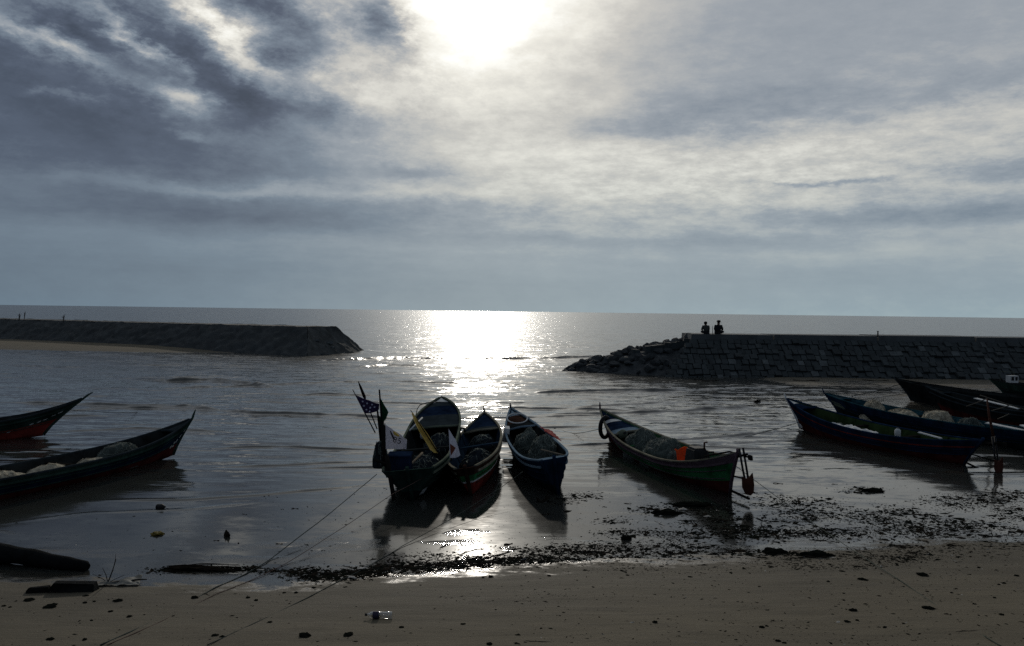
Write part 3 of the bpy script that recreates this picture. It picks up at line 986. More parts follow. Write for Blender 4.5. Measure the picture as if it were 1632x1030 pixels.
def boat(label, stern, bow, h, bands, inner, rail, deck, group='fishing boats drawn up along the shore',
         rub=None, sdeck=None, thwarts=((0.3, None), (0.55, None)), spike=None, tipmat=None, lean=0.0, td=0.70, name='fishing_boat'):
    """bands: [(top fraction, paint)] from the keel up; deck: [(t, paint)] bands of the foredeck"""
    stern, bow = Vector((stern[0], stern[1], 0)), Vector((bow[0], bow[1], 0))
    d = bow - stern
    rz = math.atan2(-d.x, d.y)
    t = thing(name, label, 'boat', stern, rz, group)
    t.rotation_euler = (0, lean, rz)
    t['hull_length'] = d.length
    M = Matrix.Translation(stern) @ Matrix.Rotation(rz, 4, 'Z') @ Matrix.Rotation(lean, 4, 'Y')
    t.matrix_world = M
    h.M, h.root = M, t
    mats, idx = [], []
    for top, p in bands:
        if p not in mats:
            mats.append(p)
        idx.append((top, mats.index(p)))
    if inner not in mats:
        mats.append(inner)
    ii = mats.index(inner)
    K = [0, 0.10, 0.22, 0.34, 0.46, 0.57, 0.67, 0.76, 0.84, 0.92, 1.0]
    K = sorted(set(K) | {b[0] for b in bands if b[0] < 1})
    TS = [0, 0.01, 0.025, 0.045, 0.07, 0.10] + [0.10 + 0.8 * i / 26 for i in range(1, 27)] + [0.925, 0.945, 0.962, 0.977, 0.99, 1.0]
    th = 0.035
    rings = []
    for tt in TS:
        out = [h.pt(tt, k, 1) for k in reversed(K)] + [h.pt(tt, k, -1) for k in K]
        ki = [max(k, 0.07) for k in K]
        fl = 0.085
        inn = [h.pt(tt, k, -1, th, 0.0 if k > .99 else 0.015) for k in reversed(ki)] + [h.pt(tt, k, 1, th, 0.0 if k > .99 else 0.015) for k in ki]
        for q in inn:
            q.z = max(q.z, fl)
        rings.append(out + inn)
    n = len(rings[0])
    nk = len(K)
    vs = [v for r in rings for v in r]
    mb = MB()
    fs, ms = [], []
    for a in range(len(TS) - 1):
        for k in range(n):
            k2 = (k + 1) % n
            fs.append((a * n + k, a * n + k2, (a + 1) * n + k2, (a + 1) * n + k))
            if k < 2 * nk - 1:
                kk = (K[nk - 1 - k] + K[max(0, nk - 2 - k)]) / 2 if k < nk - 1 else (0 if k == nk - 1 else (K[k - nk] + K[k - nk + 1]) / 2)
                ms.append(next((m for top, m in idx if kk <= top), idx[-1][1]))
            else:
                ms.append(ii)
    fs.append(tuple((len(TS) - 1) * n + k for k in reversed(range(n))))
    ms.append(idx[-1][1])
    mb.v, mb.f, mb.m, mb.sm = [tuple(v) for v in vs], fs, ms, [True] * (len(fs) - 1) + [False]
    hull = mb.build('hull', mats, t)
    # the flat or rounded stern, closed by its own board
    mb = MB()
    o1 = [h.pt(0.0, k, 1, 0.004) for k in reversed(K)] + [h.pt(0.0, k, -1, 0.004) for k in K]
    o2 = [p + Vector((0, 0.05, 0)) for p in o1]
    kz = lambda q: K[nk - 1 - q] if q < nk else K[q - nk]
    for q in range(nk - 1):
        a_, b_ = q, 2 * nk - 1 - q
        kk = (kz(q) + kz(q + 1)) / 2
        mi = next((m for top, m in idx if kk <= top), idx[-1][1])
        mb.add([o1[a_], o1[a_ + 1], o1[b_ - 1], o1[b_]], [(0, 1, 2, 3)], mi)
        mb.add([o2[a_], o2[a_ + 1], o2[b_ - 1], o2[b_]], [(3, 2, 1, 0)], ii)
    mb.add([o1[0], o1[-1], o2[-1], o2[0]], [(0, 1, 2, 3)], idx[-1][1])
    mb.build('transom', mats, t)
    # plank seams: thin battens along the outside
    mb = MB()
    for k in (0.40, 0.62):
        for sd in (-1, 1):
            pts = [h.pt(tt, k, sd, -0.006) for tt in TS[2:-2]]
            mb.tube(pts, 0.011, 4)
    mb.build('plank_batten', bands[-1][1], hull)
    # rails on the gunwale
    for sd in (-1, 1):
        a = [h.pt(tt, 1.0, sd, 0.042, 0.025) for tt in TS[1:-1]]
        b = [h.pt(tt, 1.0, sd, -0.012, 0.025) for tt in TS[1:-1]]
        mb = MB()
        ribbon(mb, a, b, 0.035)
        mb.build('gunwale', rail, t)
        if rub:
            a = [h.pt(tt, 0.80, sd, 0.0, 0.03) for tt in TS[2:-1]]
            b = [h.pt(tt, 0.80, sd, -0.030, 0.03) for tt in TS[2:-1]]
            mb = MB()
            ribbon(mb, a, b, 0.05)
            mb.build('rub_rail', rub, t)
    # foredeck closing the bow, painted in bands
    mb = MB()
    dm = []
    prev = td
    for tend, p in deck:
        if p not in dm:
            dm.append(p)
        st = [prev + (tend - prev) * q / 5 for q in range(6)]
        for sub in range(4):
            w0, w1 = -1 + sub * 0.5, -1 + (sub + 1) * 0.5
            A, B_ = [], []
            for tt in st:
                L_ = h.pt(tt, 1.0, -1, 0.05, 0)
                R_ = h.pt(tt, 1.0, 1, 0.05, 0)
                c = lambda w: L_.lerp(R_, (w + 1) / 2) + Vector((0, 0, -0.035 + 0.03 * (1 - w * w)))
                A.append(c(w0))
                B_.append(c(w1))
            ribbon(mb, A, B_, 0.03, dm.index(p))
        prev = tend
    mb.build('foredeck', dm, t)
    mb = MB()
    L_, R_ = h.pt(td, 0.97, -1, 0.05), h.pt(td, 0.97, 1, 0.05)
    mb.tube([L_, L_.lerp(R_, .5) + Vector((0, 0, .03)), R_], 0.035, 6)
    mb.build('deck_beam', rail, t)
    if sdeck:
        A = [h.pt(tt, 1.0, -1, 0.05, -0.03) for tt in (0.012, 0.03, 0.06, 0.09, 0.12)]
        B_ = [h.pt(tt, 1.0, 1, 0.05, -0.03) for tt in (0.012, 0.03, 0.06, 0.09, 0.12)]
        mb = MB()
        ribbon(mb, A, B_, 0.03)
        mb.build('stern_deck', sdeck, t)
    for tt, p in thwarts:
        L_, R_ = h.pt(tt, 0.82, -1, 0.03), h.pt(tt, 0.82, 1, 0.03)
        c = (L_ + R_) / 2
        mb = MB()
        mb.box(c, ((R_ - L_).length, 0.16, 0.035))
        mb.build('thwart', p or M_DKWOOD, t)
    for tt in (0.18, 0.42, 0.66):      # frames inside the planking
        mb = MB()
        pts = [h.pt(tt, k, -1, 0.05) for k in (0.97, 0.7, 0.4, 0.2, 0.08)] + [h.pt(tt, k, 1, 0.05) for k in (0.08, 0.2, 0.4, 0.7, 0.97)]
        mb.tube(pts, 0.028, 5, smooth=False)
        mb.build('rib', inner, t)
    # stem and stern posts
    mb = MB()
    pts = [h.pt(1.0, k, 1, 0.02) * 1 for k in (0.02, 0.25, 0.5, 0.75, 1.0)]
    pts = [Vector((0, p.y + 0.01, p.z)) for p in pts]
    rr = [0.045, 0.042, 0.04, 0.036, 0.032]
    if spike:
        a = pts[-1]
        pts += [a + Vector((0, spike[0] * 0.45, spike[1] * 0.5)), a + Vector((0, spike[0], spike[1]))]
        rr += [0.027, 0.012]
    mb.tube(pts, rr, 8)
    mb.build('stem_post', tipmat or bands[-1][1], t)
    mb = MB()
    pts = [Vector((0, h.pt(0.0, k, 1).y - 0.01, h.pt(0.0, k, 1).z)) for k in (0.02, 0.3, 0.6, 1.0)]
    pts.append(pts[-1] + Vector((0, -0.02, 0.07)))
    mb.tube(pts, 0.04, 8)
    mb.build('stern_post', bands[-1][1], t)
    return t


def W(h, t, k=1.0, side=0.0, lift=0.0):
    """world point in a boat: side -1..1 across at t, height fraction k"""
    a, b = h.pt(t, k, -1, 0.04), h.pt(t, k, 1, 0.04)
    return h.M @ (a.lerp(b, (side + 1) / 2) + Vector((0, 0, lift)))


def marks(h, parent, material, spots, name='painted_mark'):
    """painted patches lying 4 mm off the planking: (t0, t1, k0, k1, side)"""
    for t0, t1, k0, k1, sd in spots:
        mb = MB()
        vs = []
        for a in range(4):
            for b in range(3):
                vs.append(h.pt(t0 + (t1 - t0) * a / 3, k0 + (k1 - k0) * b / 2, sd, -0.005))
        fs = [(a * 3 + b, a * 3 + b + 1, a * 3 + b + 4, a * 3 + b + 3) for a in range(3) for b in range(2)]
        mb.add(vs, fs if sd < 0 else [f[::-1] for f in fs])
        mb.build(name, material, parent)


def net_heap(label, base, top, rx, ry, rz, material=None, strands=170, lumps=0.85, name='net_heap', group='net heaps in the boats', cat='net', crest=False, smat=None):
    """lumpy heap of netting from height base to height top, with loose strands over it"""
    x, y, z0 = base
    hh = top
    mb = MB()
    nu, nv = 44, 18
    sd = random.uniform(0, 99)

    def P(u, v, off=0.0):
        a = 2 * math.pi * u
        r = math.sin(v * math.pi / 2) ** 0.85
        c = math.cos(v * math.pi / 2)
        p = Vector((math.cos(a) * r * rx, math.sin(a) * r * ry, c * hh))
        q = Vector((p.x * 3.2 + sd, p.y * 3.2, p.z * 3.2))
        k = 1 + lumps * (0.16 * noise.fractal(q, 1.0, 2.0, 4) + 0.06 * noise.noise(q * 3.1))
        p = Vector((p.x * k, p.y * k, p.z * (k + lumps * 0.12 * noise.noise(q * 0.7))))
        return p * (1 + off)
    vs, fs = [], []
    for j in range(nv + 1):
        for i in range(nu):
            vs.append(P(i / nu, j / nv))
    for j in range(nv):
        for i in range(nu):
            fs.append((j * nu + i, (j + 1) * nu + i, (j + 1) * nu + (i + 1) % nu, j * nu + (i + 1) % nu))
    mb.add(vs, fs, 0, True)
    for _ in range(strands):
        u, v = random.random(), random.uniform(0.02, 0.8)
        du, dv = random.gauss(0, 0.012), random.gauss(0, 0.05)
        pts = []
        for q in range(7):
            pts.append(P(u, max(0.01, min(1, v)), random.uniform(0.0, 0.035)))
            u += du + random.gauss(0, 0.006)
            v += dv + random.gauss(0, 0.02)
        mb.tube(pts, random.uniform(0.004, 0.009), 3, 1, False)
    o = mb.build(name, [material or M_NET, smat or M_NETSTRAND], None, (x, y, z0))
    o.rotation_euler = (0, 0, rz)
    return tag(o, label, cat, group)


def drape(name, label, cat, a, b, c, d, material, amp=0.06, group=None, seed=0, th=0.008, nu=18, nv=14):
    """crumpled sheet over four world corners"""
    a, b, c, d = map(Vector, (a, b, c, d))
    o_ = (a + b + c + d) / 4
    mb = MB()
    vs = []
    for lay in (0, 1):
        for j in range(nv + 1):
            for i in range(nu + 1):
                u, v = i / nu, j / nv
                p = a.lerp(b, u).lerp(d.lerp(c, u), v) - o_
                q = p * 4.0 + Vector((seed, 0, 0))
                p += Vector((noise.noise(q) * .5, noise.noise(q + Vector((9, 9, 0))) * .5, noise.fractal(q, 1, 2, 3))) * amp
                p.z -= lay * th
                vs.append(p)
    n = (nu + 1) * (nv + 1)
    fs = []
    for j in range(nv):
        for i in range(nu):
            q = j * (nu + 1) + i
            fs.append((q, q + 1, q + nu + 2, q + nu + 1))
            fs.append(tuple(x + n for x in (q + nu + 1, q + nu + 2, q + 1, q)))
    mb.add(vs, fs, 0, True)
    o = mb.build(name, material, None, o_)
    return tag(o, label, cat, group)


def rudder(h, blade_mat, drop=0.66, up=0.12, back=0.22, lean=-0.05):
    """twin-shaft stern gear with an iron blade, part of the boat"""
    t = h.root
    sp = h.pt(0.0, 1.0, 1)
    y0, z0 = sp.y - back, sp.z
    mb = MB()
    for dx in (-0.045, 0.045):
        mb.tube([(dx, y0 - lean, z0 + up), (dx, y0, z0 - 0.3), (dx * 0.8, y0 + lean, z0 - drop)], 0.024, 8)
    r = mb.build('rudder', M_IRON, t)
    mb = MB()
    yb, zb = y0 + lean, z0 - drop
    prof = [(q[0] * 0.8, q[1] * 0.85 + 0.06) for q in ((-0.15, 0.14), (-0.03, 0.08), (0.05, 0.10), (0.15, 0.18), (0.155, -0.08), (0.12, -0.24), (0.03, -0.30), (-0.10, -0.26), (-0.17, -0.10))]
    vs = [(p[0], yb - 0.05 - p[0] * 0.1, zb + p[1] * 1.15) for p in prof] + [(p[0], yb - 0.02 - p[0] * 0.1, zb + p[1] * 1.15) for p in prof]
    n = len(prof)
    mb.add(vs, [tuple(range(n)), tuple(reversed(range(n, 2 * n)))] + [(i, n + i, n + (i + 1) % n, (i + 1) % n) for i in range(n)])
    mb.build('rudder_blade', blade_mat, r)
    mb = MB()
    foot = h.pt(0.0, 0.10, 1)
    mb.tube([(0, foot.y, foot.z + 0.02), (0, y0 + lean, zb - 0.30)], 0.028, 6)
    mb.build('skeg_bar', M_DKWOOD, t)
    mb = MB()
    mid = h.pt(0.0, 0.45, 1)
    mb.tube([(0, mid.y, mid.z), (0, y0 + lean * .6, zb + 0.12)], 0.020, 6)
    mb.build('brace', M_DKWOOD, t)
    mb = MB()
    mb.tube([(0, sp.y, sp.z - 0.10), (0, y0 - 0.18, z0 + 0.02)], 0.026, 6)
    mb.build('bracket', M_DKWOOD, t)
    mb = MB()
    mb.tube([(0.03, y0 - 0.22, z0 + up - 0.17), (0.02, sp.y + 0.4, z0 - 0.06), (0, sp.y + 1.6, z0 - 0.36)], 0.020, 6)
    mb.box((0.03, y0 - 0.24, z0 + up - 0.17), (0.05, 0.12, 0.10))
    mb.build('tiller', M_DKWOOD, r)


def rope(label, pts, r, material, sag=0.0, n=24, name='mooring_rope', group=None):
    """rope through world points, drooping a little between them"""
    out = []
    for a, b in zip(pts[:-1], pts[1:]):
        a, b = Vector(a), Vector(b)
        for i in range(n):
            u = i / n
            p = a.lerp(b, u)
            p.z -= 4 * sag * u * (1 - u)
            p += Vector((noise.noise(p * 1.3), 0, 0)) * 0.012
            out.append(p)
    out.append(Vector(pts[-1]))
    o = out[0].copy()
    mb = MB()
    mb.tube([p - o for p in out], r, 6)
    return tag(mb.build(name, material, None, o), label, 'rope', group)


def foot(px, py):
    p = at(px, py)
    return (p.x, p.y)


# --- the wide flag boat
hA = Hull(8.3, 1.50, 0.75, 0.35, 0.60, 1.28, 0.70, full=4.6, sfull=3.2, bow_w=0.02, st_w=0.52, flat=0.60, spow=1.7)
bA = boat('broad dark green fishing boat carrying flags, beside the striped boat', (-2.05, 17.9), (-2.07, 26.2), hA,
          [(0.30, P_BLACK), (0.72, P_DKGREEN), (1.0, P_DKGREEN)], P_INSIDE, P_PALE,
          [(0.80, P_SLATE), (0.90, P_NAVY), (0.945, P_SLATE), (0.99, P_WHITE)], rub=P_PALE, thwarts=((0.44, P_INSIDE),), td=0.66, lean=-0.10)
# --- the striped boat
hB = Hull(7.6, 1.30, 0.65, 0.30, 0.58, 0.84, 0.66, full=2.3, sfull=2.8, st_w=0.20, flat=0.55)
bB = boat('fishing boat with red, white and green stripes, middle of three moored side by side', (-0.84, 18.4), (-0.70, 26.0), hB,
          [(0.46, P_RED), (0.52, P_WHITE), (0.73, P_GREEN), (1.0, P_BROWN)], P_INBLUE, P_CREAM,
          [(0.76, P_SLATE), (0.90, P_NAVY), (0.985, P_NAVY)], rub=P_CREAM, spike=(0.02, 0.20), tipmat=P_NAVY, thwarts=((0.50, P_INBLUE),), td=0.70, lean=-0.17)
# --- the blue boat
hC = Hull(7.3, 1.16, 0.70, 0.20, 0.62, 1.00, 0.84, full=2.2, sfull=3.4, st_w=0.26, flat=0.52)
bC = boat('dark blue fishing boat with two rounded net heaps and a hoop on its foredeck', (1.06, 18.6), (0.24, 25.8), hC,
          [(0.30, P_BLACK), (0.62, P_NAVY), (1.0, P_BLUE)], P_INSIDE, P_PALEBLUE,
          [(0.80, P_INSIDE), (0.90, P_BROWN), (0.985, P_PALEBLUE)], rub=P_PALEBLUE, spike=(-0.04, 0.16), sdeck=P_PALEBLUE, thwarts=((0.19, P_WHITE),), td=0.72, lean=-0.16)
# --- the green boat with its stern gear
p0, p1 = foot(1163, 789), foot(974, 708)
hD = Hull(math.dist(p0, p1), 1.30, 0.62, 0.58, 0.50, 1.02, 1.06, full=2.4, sfull=2.4, st_w=0.03, flat=0.50, spow=2.6)
bD = boat('green fishing boat with mauve upper strake and rusty rudder, lying alone', p0, p1, hD,
          [(0.34, P_DKRED), (0.76, P_GREEN), (1.0, P_MAUVE)], P_INGREEN, P_CREAM,
          [(0.79, P_PALEBLUE), (0.87, P_NAVY), (0.895, P_WHITE), (0.985, P_NAVY)], rub=P_MAUVE, spike=(-0.06, 0.22), thwarts=((0.27, M_DKWOOD), (0.62, P_INGREEN)), td=0.74, lean=-0.14)
rudder(hD, M_RUST)
# --- the pair at the left edge
p1 = foot(275, 729)
p0 = (p1[0] - 2.67, p1[1] - 7.5)
hE = Hull(math.dist(p0, p1), 1.35, 0.75, 0.4, 0.46, 0.96, 0.60, full=2.4, st_w=0.12, flat=0.5, spow=3.2)
bE = boat('dark fishing boat with pale bundles inside, lower of the left pair', p0, p1, hE,
          [(0.35, P_DKRED), (0.70, P_NAVY), (1.0, P_DKGREEN)], P_INSIDE, P_SLATE, [(0.9, P_INSIDE), (0.985, P_SLATE)], rub=P_DKGREEN, spike=(0.12, 0.22), td=0.90)
p1 = foot(68, 697)
p0 = (p1[0] - 6.8, p1[1] - 4.0)
hF = Hull(math.dist(p0, p1), 1.35, 1.15, 0.4, 0.48, 1.18, 0.65, full=2.4, st_w=0.12, flat=0.5, spow=3.6)
bF = boat('dark fishing boat with red bottom and white thwart, upper of the left pair', p0, p1, hF,
          [(0.46, P_RED), (0.72, P_DKGREEN), (1.0, P_DKGREEN)], P_INSIDE, P_SLATE, [(0.9, P_INSIDE), (0.985, P_SLATE)], rub=P_DKGREEN, spike=(0.2, 0.14), td=0.92,
          thwarts=((0.76, P_WHITE), (0.55, M_DKWOOD)))
# --- the cluster at the right edge
p1, p0 = foot(1276, 686), foot(1536, 741)
hG = Hull(math.dist(p0, p1), 1.35, 0.75, 0.62, 0.54, 1.05, 0.76, full=2.4, sfull=2.3, st_w=0.03, flat=0.5)
bG = boat('blue fishing boat with a thin red line and green inside, nearest of the right-hand cluster', p0, p1, hG,
          [(0.40, P_DKRED), (0.70, P_NAVY), (0.76, P_RED), (1.0, P_BLUE)], paint('inner_olive', (0.022, 0.036, 0.014), 0.7), P_BLUE,
          [(0.93, P_NAVY), (0.985, P_WHITE)], spike=(0.1, 0.16), tipmat=P_WHITE, td=0.86, thwarts=((0.2, P_TEAL), (0.33, M_DKWOOD), (0.6, M_DKWOOD)), lean=-0.06)
rudder(hG, M_RUST, drop=0.62, up=0.15, back=0.40)
p1 = foot(1337, 662)
p0 = (15.8, 25.2)
hH = Hull(math.dist(p0, p1), 1.40, 0.95, 0.5, 0.54, 0.80, 0.66, full=2.4, sfull=2.6, st_w=0.2, flat=0.5)
bH = boat('blue fishing boat filled with pale netting, second in the right-hand cluster', p0, p1, hH,
          [(0.5, P_BLACK), (0.78, P_NAVY), (1.0, P_BLUE)], P_TEAL, P_TEAL, [(0.93, P_SLATE), (0.985, P_SLATE)], spike=(0.14, 0.18), td=0.88)
p1 = foot(1502, 662)
p0 = (p1[0] + 2.4, p1[1] - 7.0)
hI = Hull(math.dist(p0, p1), 1.40, 0.95, 0.5, 0.64, 1.12, 0.75, full=2.4, sfull=2.6, st_w=0.2, flat=0.5)
bI = boat('black fishing boat with a grey rail and reddish bottom, behind the netting boat', p0, p1, hI,
          [(0.42, P_DKRED), (0.8, P_BLACK), (1.0, P_BLACK)], P_INSIDE, P_SLATE, [(0.93, P_INSIDE), (0.985, P_SLATE)], spike=(0.12, 0.12), td=0.88, rub=P_SLATE)
p1 = foot(1453, 641)
p0 = (p1[0] + 3.2, p1[1] - 6.6)
hJ = Hull(math.dist(p0, p1), 1.40, 0.95, 0.5, 0.75, 1.02, 0.8, full=2.6, sfull=2.6, st_w=0.2, flat=0.55)
bJ = boat('plain black fishing boat with a tall raked bow standing on the bare sand', p0, p1, hJ,
          [(0.5, P_BLACK), (1.0, P_BLACK)], P_INSIDE, P_BLACK, [(0.93, P_INSIDE), (0.985, P_BLACK)], spike=(0.14, 0.10), tipmat=P_SLATE, td=0.88)
p1 = foot(1602, 632)
p0 = (p1[0] + 3.5, p1[1] - 7.0)
hK = Hull(math.dist(p0, p1), 1.5, 0.9, 0.5, 0.58, 0.84, 0.65, full=2.6, sfull=2.6, st_w=0.2, flat=0.55)
bK = boat('dark fishing boat with a small white box and pole frame, farthest of the cluster', p0, p1, hK,
          [(0.5, P_BLACK), (1.0, P_DKGREEN)], P_INSIDE, P_BLACK, [(0.93, P_INSIDE), (0.985, P_BLACK)], td=0.88)

marks(hE, bE, P_WHITE, [(0.955, 0.963, .30, .38, 1), (0.962, 0.970, .40, .47, 1), (0.968, 0.975, .30, .36, 1), (0.974, 0.981, .42, .50, 1), (0.983, 0.989, .52, .60, 1), (0.988, 0.995, .66, .76, 1)])
marks(hF, bF, P_WHITE, [(0.90, 0.91, .50, .56, 1), (0.92, 0.93, .52, .58, 1), (0.935, 0.947, .55, .60, 1), (0.952, 0.962, .60, .66, 1), (0.966, 0.978, .66, .72, 1), (0.85, 0.858, .34, .40, 1)])
marks(hG, bG, P_WHITE, [(0.975, 0.996, .06, .20, -1), (0.985, 0.997, .30, .5, -1)], 'wear_and_glint')
marks(hH, bH, P_PALE, [(0.90, 0.985, .45, .70, -1)], 'pale_panel')
marks(hA, bA, P_WHITE, [(0.012, 0.05, .13, .30, 1)], 'wear_and_glint')  # white reflection on the lower stern corner, painted as a patch


# --- what lies in the boats
def in_boat(h, t, side, k=0.10):
    return W(h, t, k, side)


rzA = 0.0
b = in_boat(hA, 0.55, 0.35)
net_heap('rounded dark net heap by the flags of the broad boat', b, 0.70, 0.42, 0.62, 0.0, M_NETDARK, 70)
b = in_boat(hA, 0.38, -0.1)
net_heap('low untidy net heap under the yellow flag', b, 0.40, 0.42, 0.70, 0.0, M_NETDARK, 60)
b = in_boat(hB, 0.62, 0.05)
net_heap('dark blue-black net heap toward the bow of the striped boat', b, 0.62, 0.44, 0.64, 0.0, M_NETDARK, 60)
b = in_boat(hB, 0.36, 0.0)
net_heap('low dark net heap amidships in the striped boat', b, 0.52, 0.46, 0.68, 0.0, M_NETDARK, 60)
b = in_boat(hC, 0.61, -0.30)
net_heap('grey-green rounded net heap toward the bow of the dark blue boat', b, 0.76, 0.40, 0.58, 0.1, strands=240)
b = in_boat(hC, 0.38, 0.28)
net_heap('large grey-green domed net heap amidships in the dark blue boat', b, 0.86, 0.40, 0.62, 0.1, strands=260)
rzD = bD.rotation_euler.z
b = in_boat(hD, 0.66, -0.05)
net_heap('domed grey net heap nearer the bow of the green boat', b, 0.74, 0.50, 0.70, rzD, strands=150)
b = in_boat(hD, 0.49, 0.05)
net_heap('long grey net heap beside the orange cloth in the green boat', b, 0.74, 0.52, 0.86, rzD, strands=150)
b = in_boat(hD, 0.37, -0.35)
net_heap('small crumpled grey bundle before the orange cloth in the green boat', b, 0.55, 0.20, 0.22, rzD, strands=40)
b = in_boat(hE, 0.76, -0.05, 0.15)
net_heap('smooth humped net bundle near the bow of the lower left boat', b, 0.62, 0.30, 0.75, bE.rotation_euler.z, M_NET, 60, 0.4)
for tt, hh, lab in ((0.36, 0.52, 'pale sand-coloured bundle, first and largest along the lower left boat'), (0.50, 0.46, 'pale grey crumpled bundle, second along the lower left boat'), (0.66, 0.42, 'small pale bundle beside the humped net of the lower left boat')):
    b = in_boat(hE, tt, 0.1, 0.1)
    net_heap(lab, b, hh, 0.26, 0.72, bE.rotation_euler.z, M_NETPALE, 25, 0.6, 'cloth_bundle', 'pale bundles in the lower left boat', 'bundle', smat=M_NETPALE)
for tt, sd, hh, ln, lab in ((0.78, -0.1, 0.78, 0.55, 'pale net bundle heaped nearest the bow of the second right-hand boat'), (0.62, 0.0, 0.66, 0.95, 'long low pale net bundle amidships in the second right-hand boat'),
                            (0.44, -0.1, 0.82, 0.75, 'tallest cream net bundle toward the stern of the second right-hand boat')):
    b = in_boat(hH, tt, sd, 0.1)
    net_heap(lab, b, hh, 0.42, ln, bH.rotation_euler.z, M_NETPALE, 110, 0.6, 'net_bundle', 'pale net bundles in the second right-hand boat', 'net', smat=M_NETPALE)
b = in_boat(hH, 0.30, 0.0, 0.1)
net_heap('dark net heap behind the cream bundle in the second right-hand boat', b, 0.70, 0.45, 0.55, bH.rotation_euler.z)
drape('white_sheet', 'crumpled white sheet lying along the nearest right-hand boat', 'sheet', W(hG, 0.66, 0.88, -0.8), W(hG, 0.44, 0.9, -0.85), W(hG, 0.44, 0.84, -0.2), W(hG, 0.66, 0.86, -0.3), M_TARP, 0.10)
b = in_boat(hG, 0.70, -0.2, 0.2)
net_heap('small blue-grey heap ahead of the white sheet in the nearest right-hand boat', b, 0.42, 0.3, 0.4, bG.rotation_euler.z, M_NET, 30)
drape('orange_cloth', 'bright orange cloth hung over the side bench of the green boat', 'cloth', W(hD, 0.335, 1.0, -0.30, 0.16), W(hD, 0.335, 1.0, 0.45, 0.22), W(hD, 0.29, 0.55, 0.45), W(hD, 0.29, 0.50, -0.35), M_ORANGE, 0.10)
drape('red_cloth', 'red cloth strip hanging over the gunwale of the dark blue boat', 'cloth', W(hC, 0.64, 1.0, 0.90, 0.09), W(hC, 0.47, 1.0, 0.92, 0.10), W(hC, 0.45, 0.86, 1.50, 0.02), W(hC, 0.63, 0.90, 1.45, 0.03), M_REDCLOTH, 0.04)

# engine cover, floats and gear
p = W(hD, 0.245, 0.75, 0.1)
t = thing('engine_cover', 'dark boxy engine cover behind the orange cloth', 'engine cover', p, rzD)
mb = MB()
mb.box((0, 0, 0.12), (0.42, 0.52, 0.44), None, 0, 0.82)
mb.box((0, 0, 0.36), (0.30, 0.40, 0.06), None, 0, 0.9)
mb.build('casing', M_IRON, t)
mb = MB()
mb.tube([(0.10, -0.18, 0.34), (0.10, -0.18, 0.52), (0.16, -0.22, 0.54)], 0.022, 8)
mb.build('exhaust_pipe', M_RUST, t)
p = W(hD, 0.19, 0.7, 0.35)
mb = MB()
mb.tube([(0, 0, 0), (0, 0, 0.30)], 0.024, 8)
mb.tube([(-0.02, 0, 0.31), (0.13, 0.0, 0.315)], 0.018, 8)
tag(mb.build('crank_post', M_IRON, None, p), 'short upright post with a crank arm by the stern of the green boat', 'post')
p = W(hD, 0.77, 0.8, -0.55)


def jerrycan(p, rz, material, label, sc=1.0, roll=0.0):
    t = thing('jerrycan', label, 'can', p, rz)
    mb = MB()
    R = Matrix.Rotation(roll, 3, 'X')
    mb.tube([R @ Vector((0, 0, z * sc)) for z in (0.0, 0.02, 0.22, 0.27, 0.30)], [0.09 * sc, 0.11 * sc, 0.11 * sc, 0.075 * sc, 0.035 * sc], 12)
    mb.build('can_body', material, t)
    mb = MB()
    mb.tube([R @ Vector((0, 0, 0.30 * sc)), R @ Vector((0, 0, 0.335 * sc))], 0.035 * sc, 10)
    mb.build('cap', M_IRON, t)
    return t


jerrycan(p, 0.3, P_PALE, 'pale round container lying at the foredeck edge of the green boat', 1.2, 1.2)
jerrycan(W(hA, 0.63, 0.75, -0.45), 0.0, P_WHITE, 'white round-topped container under the foredeck of the broad boat', 0.7, 0.5)
jerrycan(W(hI, 0.42, 1.0, -0.5, 0.02), 0.0, P_PALEBLUE, 'pale blue can standing on the black boat with the grey rail', 1.1)
jerrycan(W(hG, 0.345, 0.86, -0.2), 0.0, P_WHITE, 'small white pointed container in the nearest right-hand boat', 0.8)
# boards
for q, (h, tt, sd, ln, wd, a, m, lab) in enumerate((
        (hH, 0.16, -0.3, 1.1, 0.28, 0.5, M_TARP, 'white board lying slantwise across the stern of the second right-hand boat'),
        (hH, 0.10, 0.6, 0.8, 0.35, -0.2, M_TARP, 'wide white board on the far gunwale by the rudder post'),
        (hG, 0.22, 0.1, 0.7, 0.10, 0.2, P_WHITE, 'narrow white slat resting across the nearest right-hand boat'),
        (hI, 0.62, 0.2, 1.8, 0.20, 0.1, M_TARP, 'long white plank lying along the black boat with the grey rail'),
        (hC, 0.12, 0.35, 0.7, 0.06, 0.9, M_WOOD, 'short pale stick on the stern of the dark blue boat'))):
    p = W(h, tt, 1.0, sd, 0.05)
    mb = MB()
    mb.box((0, 0, 0), (wd, ln, 0.025), Matrix.Rotation(0.12, 3, 'X'), 0, 0.97, 0.006)
    o = tag(mb.build('board', m, None, p), lab, 'board')
    o.rotation_euler = (0, 0, h.root.rotation_euler.z + a)
# white box on the farthest boat
p = W(hK, 0.86, 1.0, -0.2, 0.0)
t = thing('white_box', 'small white slatted box standing on the farthest right-hand boat', 'box', p, 0.2)
mb = MB()
mb.box((0, 0, 0.19), (0.46, 0.32, 0.36))
mb.build('box_body', P_WHITE, t)
for dx in (-0.11, 0.11):
    mb = MB()
    mb.box((dx, -0.165, 0.22), (0.13, 0.012, 0.18))
    mb.build('opening', M_IRON, t)
p = W(hK, 0.93, 1.0, -0.3, 0.0)
mb = MB()
mb.tube([(0, 0, 0), (0.01, 0, 0.48), (0.55, -0.25, 0.47), (0.60, -0.28, 0.0)], 0.012, 6, smooth=False)
tag(mb.build('bent_pole', P_PALE, None, p), 'thin pale pole frame beside the white box on the farthest boat', 'frame')
